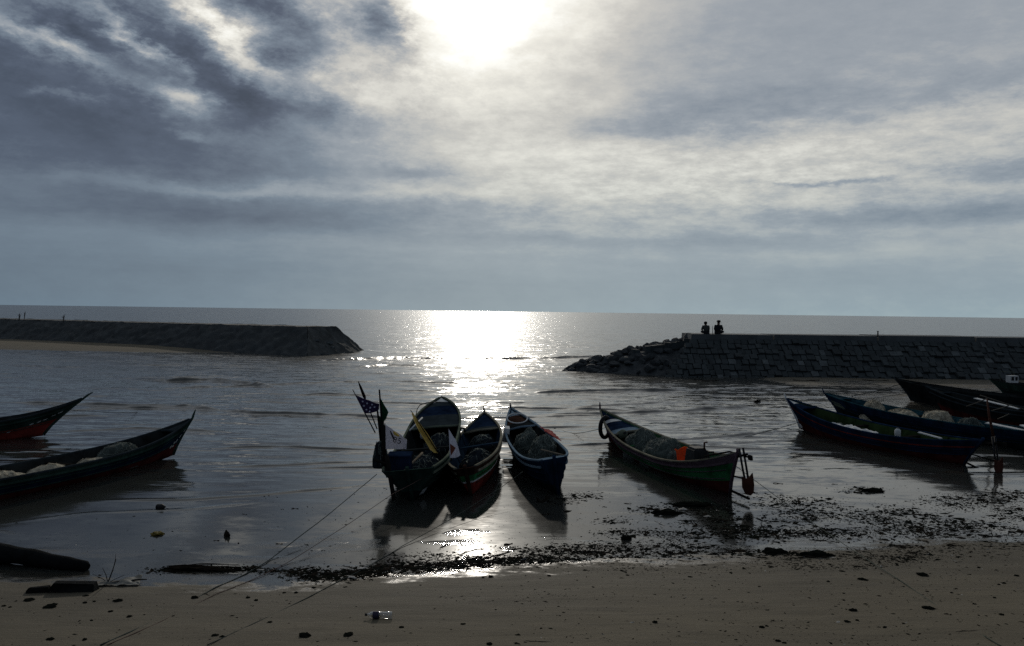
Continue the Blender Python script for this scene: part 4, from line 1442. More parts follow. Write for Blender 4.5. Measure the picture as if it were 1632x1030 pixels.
# crossed poles over the cluster
for a, b_, lab in (((1540, 648), (1574, 635), 'thin bamboo pole sloping up to the rudder post top in the right-hand cluster'),
                   ((1562, 630), (1640, 655), 'long bamboo pole sloping down across the right-hand cluster'),
                   ((1580, 655), (1612, 645), 'short bamboo pole crossing behind the rudder post'),
                   ((1590, 668), (1608, 660), 'stub of pale pole beside the blue can')):
    A, B_ = at_y(*a, 27.5), at_y(*b_, 27.2)
    mb = MB()
    mb.tube([(0, 0, 0), (B_ - A) * 0.5 + Vector((0, 0, -0.01)), B_ - A], 0.018, 6)
    tag(mb.build('bamboo_pole', M_WOOD, None, A), lab, 'pole')
# upright red post of the second boat's gear
A = at_y(1573, 636, 26.4)
B_ = at_y(1584, 700, 26.0)
mb = MB()
mb.tube([(0, 0, 0), (A - B_) * 0.6 + Vector((-0.02, 0, 0)), A - B_], [0.045, 0.035, 0.022], 8)
tag(mb.build('rudder_post', M_RUST, None, B_), 'upright rust-red post rising among the crossed bamboo poles', 'post')

# tyre on the green boat's bow
p = W(hD, 0.93, 0.62, -1.0)
t = thing('tyre_fender', 'black tyre hung as a fender at the bow of the green boat', 'tyre', p + Vector((-0.10, -0.03, 0.03)), 0.35)
mb = MB()
ringp = [(0.30 * math.sin(2 * math.pi * i / 28) * 0.8, 0.16 * math.sin(2 * math.pi * i / 28), 0.30 * math.cos(2 * math.pi * i / 28)) for i in range(29)]
mb.tube(ringp, 0.062, 10, cap=False)
mb.build('tread', M_RUBBER, t)
mb = MB()
mb.tube([(0.0, 0, 0.29), (0.05, 0.02, 0.42), (0.16, 0.05, 0.46)], 0.012, 6)
mb.build('hanger', M_ROPE, t)
# hoop on the blue boat's foredeck
p = W(hC, 0.815, 1.0, 0.0, 0.08)
mb = MB()
mb.tube([(0.30 * math.cos(2 * math.pi * i / 32), 0.34 * math.sin(2 * math.pi * i / 32), 0.10 * math.sin(2 * math.pi * i / 32)) for i in range(33)], 0.020, 8, cap=False)
tag(mb.build('hoop', P_WHITE, None, p), 'pale hoop lying on the foredeck of the dark blue boat', 'hoop')
# pale box on the blue boat's left gunwale
p = W(hC, 0.70, 0.9, -1.12)
mb = MB()
mb.box((0, 0, 0), (0.16, 0.62, 0.38), Matrix.Rotation(0.12, 3, 'Y'), 0, 0.9, 0.01)
tag(mb.build('side_board', P_WHITE, None, p), 'white board fixed outside the left gunwale of the dark blue boat', 'board')
# iron hook between the first two
p = W(hB, 0.62, 1.0, -1.0, 0.0)
mb = MB()
mb.tube([(0.02, 0, -0.20), (0, 0, 0.18), (0.05, 0, 0.27), (0.13, 0, 0.26), (0.16, 0, 0.16)], 0.035, 8)
tag(mb.build('mooring_hook', M_IRON, None, p), 'curved iron hook standing on the gunwale of the striped boat', 'hook')
# poles and gear of the flag boat
for a, ya, b_, yb, r, m, lab in (((673, 722), 20.2, (636, 759), 17.9, 0.026, M_WOOD, 'long pale oar slanting out over the stern of the broad boat'),
                                 ((653, 686), 21.8, (673, 666), 23.0, 0.020, P_WHITE, 'short white rod leaning on the gunwale behind the yellow flag'),
                                 ((598, 733), 18.2, (622, 742), 17.7, 0.03, M_DKWOOD, 'dark stub pole jutting from the stern corner of the broad boat'),
                                 ((616, 726), 17.75, (628, 797), 17.5, 0.045, M_DKWOOD, 'dark mooring pole standing against the stern of the broad boat'),
                                 ((609, 672), 18.35, (613, 740), 18.1, 0.04, M_DKWOOD, 'thick dark post the flag poles are lashed to')):
    A, B_ = at_y(*a, ya), at_y(*b_, yb)
    mb = MB()
    mb.tube([(0, 0, 0), (B_ - A) * 0.5, B_ - A], r, 8)
    tag(mb.build('pole', m, None, A), lab, 'pole')
A = [at_y(*q, 25.0) for q in ((663, 661), (665, 652), (669, 646), (680, 642), (692, 641), (702, 641))]
mb = MB()
mb.tube([q - A[0] for q in A], 0.012, 6)
tag(mb.build('bent_rod', M_IRON, None, A[0]), 'thin bent rod arching up to the bow of the broad boat', 'rod')
# bundle of floats and cans at the stern corner
b = W(hA, 0.05, 0.95, -1.0)
q = at_y(606, 712, 18.5)
net_heap('dark clump of floats and netting hung at the flag poles of the broad boat', (q.x, q.y, q.z - 0.45), 0.62, 0.16, 0.18, 0.0, M_NETDARK, 40, 1.6)
q = at_y(637, 738, 18.7)
mb = MB()
mb.box((0, 0, 0), (0.50, 0.50, 0.36), None, 0, 0.94, 0.01)
mb.box((0, 0, 0.19), (0.53, 0.53, 0.04), None, 0, 0.97, 0.006)
tag(mb.build('fish_crate', P_NAVY, None, q), 'dark blue crate under the white flag', 'crate')


# ------------------------------------------------------------------ flags
def flag(label, foot_px, foot_y, top_px, top_y, cloth, material, marks_=None, r=0.014, pole=M_DKWOOD, y_off=0.0):
    """pole between two points, cloth given as a loop of photo points at its own distance"""
    A, B_ = at_y(*foot_px, foot_y), at_y(*top_px, top_y)
    t = thing('flag', label, 'flag', A, 0, 'flags on the broad boat')
    mb = MB()
    mb.tube([(0, 0, 0), (B_ - A) * 0.5, B_ - A], [r, r * 0.9, r * 0.6], 8)
    mb.build('flag_pole', pole, t)
    quads, m = cloth, None
    # cloth: rows of photo points, hoist edge first
    rows = [[at_y(px, py, yy) - A for px, py, yy in row] for row in quads]
    n = 8
    pts = []
    for row in rows:
        line = []
        for a, b in zip(row[:-1], row[1:]):
            line += [a.lerp(b, k / n) for k in range(n)]
        line.append(row[-1])
        pts.append(line)
    full = []
    for a, b in zip(pts[:-1], pts[1:]):
        for k in range(6):
            full.append([p.lerp(q, k / 6) for p, q in zip(a, b)])
    full.append(pts[-1])
    nr, nc = len(full), len(full[0])
    vs = []
    for lay in (0, 1):
        for j in range(nr):
            for i in range(nc):
                p = full[j][i].copy()
                wv = 0.05 * math.sin(j * 0.75 + i * 0.25) * (j / nr)
                p.y += wv + lay * 0.004
                vs.append(p)
    fs = []
    o2 = nr * nc
    for j in range(nr - 1):
        for i in range(nc - 1):
            q = j * nc + i
            fs += [(q, q + 1, q + nc + 1, q + nc), (o2 + q + nc, o2 + q + nc + 1, o2 + q + 1, o2 + q)]
    mb = MB()
    mb.add(vs, fs, 0, True)
    c = mb.build('flag_cloth', material, t)
    return t, c, A


M_PURPLE = mat('flag_purple', (0.070, 0.052, 0.115), 0.85, 0.15, 4, sheet=True)
M_FGREEN = mat('flag_green', (0.020, 0.085, 0.040), 0.85, 0.15, 4, sheet=True)
M_FWHITE = mat('flag_white', (0.55, 0.55, 0.60), 0.85, 0.08, 4, sheet=True)
M_FYELLOW = mat('flag_yellow', (0.50, 0.36, 0.09), 0.85, 0.2, 4, sheet=True)
M_INK = mat('ink_dark', (0.03, 0.03, 0.04), 0.8, 0.1, 4)
M_INKRED = mat('ink_red', (0.16, 0.05, 0.03), 0.8, 0.1, 4)
M_STAR = mat('star_white', (0.55, 0.55, 0.65), 0.8, 0.1, 4)

t, c, A = flag('purple flag with pale stars flying outermost over the broad boat', (598, 690), 18.4, (562, 621), 18.2,
               [[(567, 630, 18.2), (574, 645, 18.25), (582, 659, 18.3)], [(579, 635, 18.2), (587, 648, 18.2), (590, 659, 18.2)],
                [(592, 640, 18.15), (597, 648, 18.15), (600, 656, 18.15)], [(604, 644, 18.1), (604, 649, 18.1), (605, 652, 18.1)]], M_PURPLE)
for px, py in ((578, 640), (580, 647), (585, 643), (584, 653), (590, 650), (593, 645), (589, 656), (597, 649)):
    q = at_y(px, py, 18.10) - A
    mb = MB()
    vs = [(q.x, q.y, q.z)]
    for k in range(10):
        rr = 0.026 if k % 2 == 0 else 0.011
        a = math.pi / 2 + k * math.pi / 5
        vs.append((q.x + rr * math.cos(a), q.y, q.z + rr * math.sin(a)))
    mb.add(vs, [(0, k + 1, (k + 1) % 10 + 1) for k in range(10)])
    mb.build('star', M_STAR, c)
# the bare pole beside it
A_, B_ = at_y(601, 684, 18.9), at_y(571, 608, 18.7)
mb = MB()
mb.tube([(0, 0, 0), (B_ - A_) * 0.62, (B_ - A_) * 0.68, (B_ - A_) * 0.88, B_ - A_], [0.013, 0.013, 0.036, 0.026, 0.008], 8)
tag(mb.build('furled_flag', M_DKWOOD, None, A_), 'thin pole with a furled dark pennant behind the purple flag', 'flag')
flag('green pennant on an upright pole behind the white flag', (614, 745), 18.3, (604.5, 621), 18.3,
     [[(607, 636, 18.3), (608, 650, 18.3), (609, 672, 18.3)], [(611, 642, 18.3), (612, 652, 18.3), (612, 672, 18.3)], [(619, 658, 18.25), (619, 659, 18.25), (615, 668, 18.25)]], M_FGREEN, r=0.028)
flag('dark ragged green cloth hanging from the pole beside the purple flag', (609, 720), 18.5, (601, 650), 18.5,
     [[(601, 655, 18.5), (603, 668, 18.5), (607, 690, 18.5)], [(605, 664, 18.5), (608, 672, 18.5), (611, 692, 18.5)], [(611, 669, 18.45), (612, 676, 18.45), (617, 682, 18.45)]], M_FGREEN, r=0.03)
t, c, A = flag('white flag printed with dark figures at the stern of the broad boat', (614, 745), 17.95, (613.5, 675), 17.95,
               [[(614.5, 677, 17.95), (614.5, 697, 17.95), (614.5, 716, 17.95)], [(628, 686, 17.85), (628, 702, 17.85), (630, 716, 17.85)],
                [(640, 694, 17.85), (641, 706, 17.85), (643, 716, 17.85)], [(648, 701, 17.85), (648, 708, 17.85), (648, 716, 17.85)]], M_FWHITE, r=0.016)
# its printed figures and the yellow-edged mark above them
for px, py, txt in ((629.5, 701.5, '8'), (636.5, 703.5, '5')):
    cu = bpy.data.curves.new('figure', 'FONT')
    cu.body = txt
    cu.size = 0.17
    cu.extrude = 0.002
    cu.align_x = cu.align_y = 'CENTER'
    fo = bpy.data.objects.new('figure', cu)
    COL.objects.link(fo)
    bpy.context.view_layer.update()
    me = bpy.data.meshes.new_from_object(fo.evaluated_get(bpy.context.evaluated_depsgraph_get()))
    bpy.data.objects.remove(fo)
    me.materials.clear()
    me.materials.append(M_INK)
    fo = bpy.data.objects.new('figure', me)
    COL.objects.link(fo)
    fo.parent = c
    fo.location = at_y(px, py, 17.79) - A
    fo.rotation_euler = (math.radians(90), math.radians(12), 0)
mb = MB()
vs = [at_y(px, py, 17.80) - A for px, py in ((626, 687), (630, 688.5), (637, 694.5), (635, 696.5), (628, 693))]
mb.add(vs, [(0, 1, 2, 3, 4)])
mb.build('emblem', M_FYELLOW, c)
mb = MB()
vs = [at_y(px, py, 17.80) - A for px, py in ((621, 686), (623.5, 688), (628, 697), (629, 701), (627, 701), (623, 693))]
mb.add(vs, [(0, 1, 2, 3, 4, 5)])
mb.build('printed_curve', M_INK, c)
flag('furled yellow flag leaning across the broad boat', (702.5, 728), 18.8, (654.5, 654), 20.4,
[[(657.5, 657, 20.3), (670, 676, 19.9), (682, 692, 19.55), (700, 723, 18.95)], [(656.5, 659, 20.2), (665, 678, 19.85), (676, 696, 19.5), (693, 722, 18.9)], [(656, 660, 20.15), (661, 672, 19.8), (671, 694, 19.45), (686, 718, 18.85)]], M_FYELLOW, r=0.014)
t, c, A = flag('white flag with a dark red triangle hanging between the broad and striped boats', (719, 735), 18.7, (714, 681), 19.3,
               [[(715, 684, 19.25), (716, 706, 19.0), (717, 730, 18.75)], [(722, 695, 19.2), (725, 710, 18.95), (726, 730, 18.7)], [(727, 703, 19.1), (731, 714, 18.9), (733.5, 726, 18.7)]], M_FWHITE, r=0.012)
mb = MB()
vs = [at_y(px, py, 18.66) - A for px, py in ((717, 707), (726.5, 714), (718.5, 727))]
mb.add(vs, [(0, 1, 2)])
mb.build('red_triangle', M_INKRED, c)

# ------------------------------------------------------------------ ropes
GP = lambda px, py: tuple(ground_at(px, py) + Vector((0, 0, 0.012)))
ra = at_y(600, 756, 17.9)
rope('dark green mooring rope running from the broad boat down the sand to the lower left', [tuple(ra), GP(430, 893), GP(345, 937), GP(160, 1030)], 0.008, M_ROPEDARK, 0.03)
ra = at_y(701, 745, 18.4)
rope('thin reddish mooring rope from the striped boat, beside the dark green rope', [tuple(ra), tuple(at_y(628, 786, 16.6)), GP(455, 900), GP(345, 948), GP(170, 1030)], 0.005, M_ROPERED, 0.02)
ra = at_y(833, 752, 18.6)
rope('dark mooring rope from the dark blue boat across the sand toward the bottom edge', [tuple(ra), tuple(at_y(750, 808, 16.6)), GP(640, 872), GP(545, 925), GP(330, 1030)], 0.006, M_ROPEDARK, 0.02)
ra = at_y(1155, 729, 19.0)
rope('thin line from the stern of the green boat across the sand to the lower right', [tuple(ra), GP(1290, 830), GP(1440, 930), GP(1600, 1034)], 0.006, M_ROPE, 0.02)
rope('slack line from the bow of the nearest right-hand boat into the water', [tuple(W(hG, 0.97, 0.3, -1.0)), GP(1190, 696), GP(1160, 700)], 0.010, M_ROPEDARK, 0.03)
rope('line from the bow of the tall black boat down to the sand', [tuple(W(hJ, 0.98, 0.8, -1.0)), GP(1355, 632)], 0.014, M_ROPEDARK, 0.05)
rope('lower line from the tall black boat running toward the water', [tuple(W(hJ, 0.98, 0.4, -1.0)), GP(1340, 640)], 0.012, M_ROPEDARK, 0.05)
rope('line from the tyre at the green bow dipping into the water', [tuple(W(hD, 0.95, 0.6, -1.0)), GP(915, 692), GP(850, 672)], 0.008, M_ROPE, 0.02)
rope('thin line trailing from the bow of the upper left boat', [tuple(W(hF, 0.99, 0.7, 1.0)), GP(220, 658), GP(296, 656)], 0.008, M_ROPEDARK, 0.03)

# ------------------------------------------------------------------ litter of the tide line
M_WEED = mat('seaweed', (0.008, 0.009, 0.007), 0.9, 0.5, 8, 0, 30, 0.0)
M_BARK = mat('bark_scrap', (0.016, 0.013, 0.010), 0.9, 0.5, 8, 0.004, 60, 0.0)
M_PALEBIT = mat('pale_scrap', (0.26, 0.25, 0.23), 0.8, 0.4, 8)


def pxw(poly):
    return [ground_at(*p) for p in poly]


def ground_many(px, py):
    """ground or water surface under many photo points"""
    dx_ = RGT.x * (px - PW / 2) / F - UPV.x * (py - PH / 2) / F + FWD.x
    dy_ = RGT.y * (px - PW / 2) / F - UPV.y * (py - PH / 2) / F + FWD.y
    dz_ = RGT.z * (px - PW / 2) / F - UPV.z * (py - PH / 2) / F + FWD.z
    z = np.zeros(len(px))
    for _ in range(7):
        k = (z - EYE.z) / dz_
        x, y = EYE.x + dx_ * k, EYE.y + dy_ * k
        z = np.maximum(0, ground_z(x, y))
    return x, y


SX, SY, SS = [], [], []


def keep(x, y, s_, thr, jitter, fx, fy, seed):
    """drop scraps where the clump noise is low"""
    m = fbm(x * fx, y * fy, 3, seed) + RNG.uniform(-jitter, jitter, len(x)) > thr
    SX.append(x[m])
    SY.append(y[m])
    SS.append(s_[m])


def sizes(n, s0, s1):
    return np.minimum(s1, s0 * np.exp(np.abs(RNG.normal(0, 0.65, n))))


def along(poly, n, wid, s0, s1, thr=0.0):
    lay(poly, n, wid, s0, s1, thr)
    lay(poly, n // 7, wid * 1.2, s0 * 1.9, s1 * 1.3, thr)


def lay(poly, n, wid, s0, s1, thr):
    """scraps strewn along a line of photo points, in uneven clumps"""
    w_ = pxw(poly)
    u = RNG.uniform(0, len(w_) - 1, n)
    x = np.interp(u, range(len(w_)), [p.x for p in w_]) + RNG.normal(0, 0.1, n)
    y = np.interp(u, range(len(w_)), [p.y for p in w_]) + RNG.normal(0, wid, n)
    keep(x, y, sizes(n, s0, s1), thr, 0.60, 1.3, 2.2, 71)


def patch_of(cx, cy, rx, ry, n, s0, s1, thr=0.0):
    oval(cx, cy, rx, ry, n, s0, s1, thr)
    oval(cx, cy, rx * 0.9, ry * 0.9, n // 8, s0 * 1.9, s1 * 1.3, thr + 0.05)


def oval(cx, cy, rx, ry, n, s0, s1, thr):
    """scraps in an oval of photo points, thinning outward"""
    a, r = RNG.uniform(0, 6.283, n), np.sqrt(RNG.random(n)) * RNG.uniform(0.4, 1.0, n)
    x, y = ground_many(cx + rx * r * np.cos(a), cy + ry * r * np.sin(a))
    keep(x, y, sizes(n, s0, s1), thr, 0.50, 1.5, 2.6, 91 )


def strew(x0, x1, y0, y1, n, s0, s1, thr=-9, grad=0.0):
    px, py = RNG.uniform(x0, x1, n), RNG.uniform(y0, y1, n)
    x, y = ground_many(px, py)
    m = RNG.random(n) < 1 - grad * (1 - px / PW)
    keep(x[m], y[m], sizes(n, s0, s1)[m], thr, 0.25, 0.9, 1.3, 33)


# the wrack line
along([(470, 914), (520, 919), (560, 917), (600, 910), (650, 906), (700, 903), (760, 898), (830, 893), (900, 889), (1000, 885), (1100, 884)], 19000, 0.17, 0.015, 0.10, -0.15)
along([(590, 900), (680, 893), (760, 887), (850, 880), (950, 875), (1050, 871)], 11000, 0.20, 0.014, 0.09, -0.05)
along([(240, 910), (300, 907), (400, 908), (480, 913)], 4200, 0.08, 0.014, 0.08, -0.25)
along([(1050, 873), (1150, 880), (1260, 885), (1380, 887), (1480, 885)], 4200, 0.22, 0.015, 0.10, -0.05)
along([(1060, 858), (1150, 853), (1250, 849), (1400, 851), (1500, 847), (1640, 843)], 9000, 0.28, 0.016, 0.11, -0.1)
along([(1240, 885), (1340, 884), (1420, 876), (1520, 872), (1640, 866)], 3000, 0.20, 0.014, 0.10)
# mats of weed on the wet flat to the right
for c in ((1060, 812, 75, 12, 1300), (1125, 812, 70, 14, 1500), (1150, 835, 95, 20, 2200), (1010, 850, 90, 12, 700), (1240, 800, 80, 14, 1000), (1270, 825, 80, 18, 1500), (1370, 782, 45, 8, 700),
          (1420, 822, 115, 22, 3000), (1540, 800, 105, 20, 2400), (1600, 790, 60, 14, 1200), (1500, 838, 150, 16, 2600), (1330, 850, 120, 12, 1500), (1180, 850, 100, 14, 1200),
          (930, 790, 45, 10, 400), (890, 800, 40, 14, 300), (980, 830, 50, 10, 300), (1200, 790, 60, 10, 400), (1620, 820, 60, 20, 1200), (1300, 810, 90, 26, 1400)):
    patch_of(*c, 0.017, 0.12, -0.14)
for c in ((1330, 900, 120, 16, 1200), (1440, 892, 110, 12, 1000), (1240, 900, 90, 14, 800), (1060, 905, 160, 14, 900), (1560, 880, 110, 14, 700), (900, 905, 140, 10, 400)):
    patch_of(*c, 0.013, 0.07, 0.05)
# thin scatter over flat and sand
strew(420, 1640, 770, 900, 6500, 0.010, 0.06, -0.1)
strew(-10, 520, 800, 910, 700, 0.007, 0.02)
strew(-20, 1650, 895, 1050, 12000, 0.006, 0.04, -0.02, 0.55)
strew(700, 1650, 890, 960, 2200, 0.010, 0.05, 0.0)
strew(820, 1650, 884, 1042, 900, 0.018, 0.055)
strew(-20, 860, 915, 1042, 320, 0.014, 0.05)
strew(-10, 560, 800, 905, 260, 0.012, 0.05)
strew(1150, 1650, 985, 1045, 900, 0.009, 0.04, -0.05)
SX, SY, SS = map(np.concatenate, (SX, SY, SS))
NB = len(SX)
K_ = 5
a0, st = RNG.uniform(0, 6.28, NB), RNG.uniform(0.10, 0.60, NB) ** 1.3 + 0.04
SZ = np.maximum(0, ground_z(SX, SY))
HH = SS * RNG.uniform(0.05, 0.24, NB)
verts = np.zeros((NB, K_ + 1, 3))
for k in range(K_):
    r = SS * RNG.uniform(0.5, 1.15, NB)
    u, v = np.cos(2 * math.pi * k / K_) * r, np.sin(2 * math.pi * k / K_) * r * st
    verts[:, k] = np.stack([SX + u * np.cos(a0) - v * np.sin(a0), SY + u * np.sin(a0) + v * np.cos(a0), SZ - 0.004 + RNG.uniform(0, 0.4, NB) * HH], -1)
verts[:, K_] = np.stack([SX + RNG.uniform(-.3, .3, NB) * SS, SY + RNG.uniform(-.2, .2, NB) * SS, SZ + HH], -1)
tri = np.array([[k, (k + 1) % K_, K_] for k in range(K_)])
faces = (np.arange(NB)[:, None, None] * (K_ + 1) + tri[None]).reshape(-1, 3).astype(np.int32)
me = bpy.data.meshes.new('tide_litter')
me.vertices.add(NB * (K_ + 1))
me.vertices.foreach_set('co', verts.astype(np.float32).ravel())
me.loops.add(faces.size)
me.loops.foreach_set('vertex_index', faces.ravel())
me.polygons.add(len(faces))
me.polygons.foreach_set('loop_start', np.arange(0, faces.size, 3, dtype=np.int32))
me.polygons.foreach_set('loop_total', np.full(len(faces), 3, dtype=np.int32))
me.materials.append(M_WEED)
me.materials.append(M_BARK)
me.materials.append(M_PALEBIT)
me.polygons.foreach_set('material_index', np.repeat(RNG.choice(3, NB, p=(0.62, 0.36, 0.02)), K_).astype(np.int32))
me.update(calc_edges=True)
o = bpy.data.objects.new('tide_litter', me)
COL.objects.link(o)
tag(o, kind='stuff')
print('litter', NB)


# single scraps one can pick out
def scrap_mesh(seed, kind):
    rnd = random.Random(seed)
    mb = MB()
    if kind == 'stick':
        pts = [Vector((0, (k / 5 - 0.5), rnd.uniform(-.02, .02) + 0.015)) + Vector((rnd.uniform(-.03, .03), 0, 0)) for k in range(6)]
        mb.tube(pts, [0.012, 0.020, 0.022, 0.020, 0.016, 0.008], 6)
        mb.tube([pts[3], pts[3] + Vector((0.10, 0.08, 0.03))], [0.010, 0.004], 5)
    elif kind == 'bark':
        nn = 9
        vs = []
        for k in range(nn):
            y = k / (nn - 1) - 0.5
            w_ = 0.16 * (1 - (2 * y) ** 4) * rnd.uniform(0.6, 1.1) + 0.02
            zc = 0.05 * math.sin(k * 0.8 + seed) + 0.03
            vs += [(-w_, y, zc - 0.01), (-w_ * 0.3, y, zc + 0.05), (w_ * 0.4, y, zc + 0.045), (w_, y, zc - 0.01), (0, y, zc - 0.03)]
        fs = []
        for k in range(nn - 1):
            for q in range(5):
                fs.append((k * 5 + q, k * 5 + (q + 1) % 5, (k + 1) * 5 + (q + 1) % 5, (k + 1) * 5 + q))
        fs += [(0, 4, 3, 2, 1), tuple((nn - 1) * 5 + q for q in range(5))]
        mb.add(vs, fs)
    else:
        nu, nv = 14, 7
        vs, fs = [], []
        for j in range(nv + 1):
            for i in range(nu):
                a, v = 6.283 * i / nu, j / nv * 1.75
                p = Vector((math.cos(a) * math.sin(v) * 0.5, math.sin(a) * math.sin(v) * 0.5, math.cos(v) * 0.34 + 0.04))
                k = 1 + 0.5 * noise.fractal(p * 3.5 + Vector((seed * 3.1, 0, 0)), 1, 2, 4)
                vs.append(p * k)
        for j in range(nv):
            for i in range(nu):
                fs.append((j * nu + i, (j + 1) * nu + i, (j + 1) * nu + (i + 1) % nu, j * nu + (i + 1) % nu))
        mb.add(vs, fs, 0, False)
    me = bpy.data.meshes.new('scrap')
    me.from_pydata(mb.v, [], mb.f)
    me.materials.append(M_BARK if kind != 'clod' else M_WEED)
    me.update()
    return me


SM = {k: [scrap_mesh(i + 1, k) for i in range(4)] for k in ('stick', 'bark', 'clod')}
KINDS = {'stick': ('driftwood_stick', 'thin dark driftwood stick lying flat on the shore', 'stick', 'driftwood sticks on the shore'),
         'bark': ('bark_strip', 'flat dark strip of bark lying on the shore', 'bark', 'bark strips on the shore'),
         'clod': ('weed_clump', 'small dark clump of washed-up weed on the shore', 'seaweed', 'weed clumps on the shore')}


def scrap(kind, px, py, size, ang=None, label=None, sc=None):
    nm, lab, cat, grp = KINDS[kind]
    o = bpy.data.objects.new(nm, random.choice(SM[kind]))
    COL.objects.link(o)
    p = ground_at(px, py)
    o.location = p + Vector((0, 0, 0.0))
    o.rotation_euler = (0, 0, random.uniform(0, 6.28) if ang is None else ang)
    o.scale = sc or (size * random.uniform(0.7, 1.3), size * random.uniform(0.6, 1.0), size * (random.uniform(0.3, 0.55) if kind == 'clod' else random.uniform(0.5, 0.8)))
    tag(o, label or lab, cat, None if label else grp)
    return o


H = math.pi / 2
for px, py, s_ in ((46, 957, .20), (80, 967, .26), (137, 950, .12), (135, 961, .10), (150, 959, .08), (188, 958, .16), (176, 975, .10), (16, 968, .08), (6, 966, .10),
                   (206, 983, .10), (230, 980, .05), (146, 989, .06), (276, 982, .05), (80, 1019, .12), (135, 1020, .10), (343, 1013, .12), (355, 1015, .10), (310, 953, .22), (395, 953, .12), (408, 957, .10),
                   (453, 945, .10), (472, 945, .12), (500, 937, .10), (550, 936, .08), (670, 933, .05), (782, 920, .16), (770, 921, .08), (875, 918, .10), (430, 992, .10), (485, 1014, .22), (555, 1012, .16),
                   (640, 1000, .10), (738, 995, .08), (790, 972, .05), (780, 1027, .12), (868, 943, .05), (890, 967, .05), (1044, 992, .12), (1000, 917, .08), (1100, 920, .10),
                   (1375, 924, .20), (1470, 917, .26), (1345, 946, .06), (1360, 973, .16), (1345, 957, .06), (1478, 943, .08), (1517, 945, .08), (1480, 970, .20), (1440, 935, .05), (1553, 963, .10),
                   (1592, 932, .10), (1600, 930, .10), (1585, 953, .08), (1210, 935, .06), (1320, 927, .10), (1350, 991, .10), (1214, 1000, .12), (1222, 998, .08), (1240, 1022, .10), (1250, 1025, .10), (1366, 989, .08),
                   (1410, 1000, .08), (1440, 994, .06), (1560, 981, .05), (1572, 982, .05), (1596, 980, .10), (1620, 918, .12), (1560, 905, .12), (1430, 901, .10), (1230, 884, .22), (1255, 883, .14), (1265, 965, .05)):
    scrap('clod', px, py, s_ * 0.72)
for px, py, s_, a in ((345, 862, .22, H), (380, 866, .12, .4), (450, 812, .14, H), (268, 811, .12, H), (390, 820, .16, 1.2), (470, 811, .26, H), (490, 808, .10, .5), (560, 827, .16, 1.3), (445, 867, .16, 1.7), (515, 878, .14, H), (562, 848, .10, 1.2),
                      (810, 868, .34, 2.2), (870, 820, .30, 2.0), (905, 815, .40, 2.2), (930, 798, .22, H), (955, 795, .30, 1.2), (1000, 803, .24, 1.2), (1030, 829, .12, 1.0), (980, 847, .40, 1.7), (960, 862, .10, 1), (1240, 771, .40, 1.25),
                      (1300, 888, .50, 1.5), (1140, 852, .30, 1.7), (1180, 878, .50, 1.9), (1080, 883, .60, 1.6), (700, 902, .50, 1.5), (760, 888, .40, 1.9), (820, 890, .5, 1.6), (630, 895, .35, 2.2), (530, 916, .45, 1.5), (570, 913, .5, 1.5),
                      (1440, 872, .5, 1.4), (1520, 870, .40, 1.5), (1395, 780, .42, 1.6), (1330, 772, .25, 1.6), (1580, 855, .45, 1.5), (1620, 848, .5, 1.7), (1210, 760, .06, 1)):
    scrap('bark', px, py, s_ * 0.75, a)
for px, py, s_, a in ((790, 886, .7, 2.3), (745, 880, .5, 2.5), (650, 905, .6, 1.2), (860, 1023, .35, 1.45), (1100, 880, .6, 1.9), (1170, 880, .6, 1.9), (940, 880, .7, 1.5), (1540, 1006, .30, 1.75), (1180, 828, .6, 1.9), (1450, 870, .6, 1.5), (1310, 862, .5, 1.3),
                      (330, 948, .25, .9), (1270, 890, .45, 1.6), (1350, 884, .5, 1.2), (710, 870, .5, 2.6), (560, 905, .4, 1.0)):
    scrap('stick', px, py, s_, a)
# a few that stand out
o = scrap('stick', 1051, 834, 0.62, 0.30, 'pale peeled stick lying on the weedy mud near the green boat')
o.data = o.data.copy()
o.data.materials[0] = M_PALEBIT
scrap('bark', 865, 800, 0.5, 1.8, 'upright dark wood chunk in the wet mud behind the dark blue boat', (0.45, 0.28, 1.0))
scrap('clod', 1062, 819, 0.55, 0, 'dark mat of weed heaped before the pale peeled stick', (0.62, 0.28, 0.20))
scrap('clod', 1105, 806, 0.6, 0, 'largest dark weed bank beside the hull of the green boat', (0.95, 0.34, 0.20))
scrap('clod', 1390, 783, 0.5, 0, 'dark weed mound alone on the wet flat before the nearest right-hand boat', (0.60, 0.26, 0.16))
scrap('clod', 1300, 886, 0.5, 0, 'dark blue-black tangle at the edge of the sand', (0.62, 0.22, 0.18))
scrap('clod', 1235, 881, 0.5, 0, 'low brown peaked mound of weed beside the blue-black tangle', (0.45, 0.22, 0.20))
scrap('clod', 998, 860, 0.22, 0, 'small square lump at the end of the long weed line', (0.20, 0.12, 0.2))
o = scrap('clod', 251, 852, 0.30, 0, 'mustard-yellow rag half sunk in the shallow water', (0.24, 0.22, 0.12))
o.data = o.data.copy()
o.data.materials[0] = mat('mustard_rag', (0.10, 0.075, 0.012), 0.8, 0.3, 5)
o = scrap('bark', 362, 855, 0.2, 0.6, 'oval dark flap standing up in the shallow water', (0.30, 0.16, 0.8))
jerrycan(ground_at(250, 810) + Vector((0, 0, 0.02)), 1.4, M_IRON, 'small dark bottle with a white glint floating in the shallows', 0.55, 1.5)
scrap('clod', 1207, 641, 0.45, 0, 'dark float drifting alone between the green boat and the right-hand cluster', (0.34, 0.22, 0.24))
for px in (1125, 1285, 1395):
    scrap('bark', px, 607, 1.6, 1.55, None, (0.8, 1.6, 0.5))

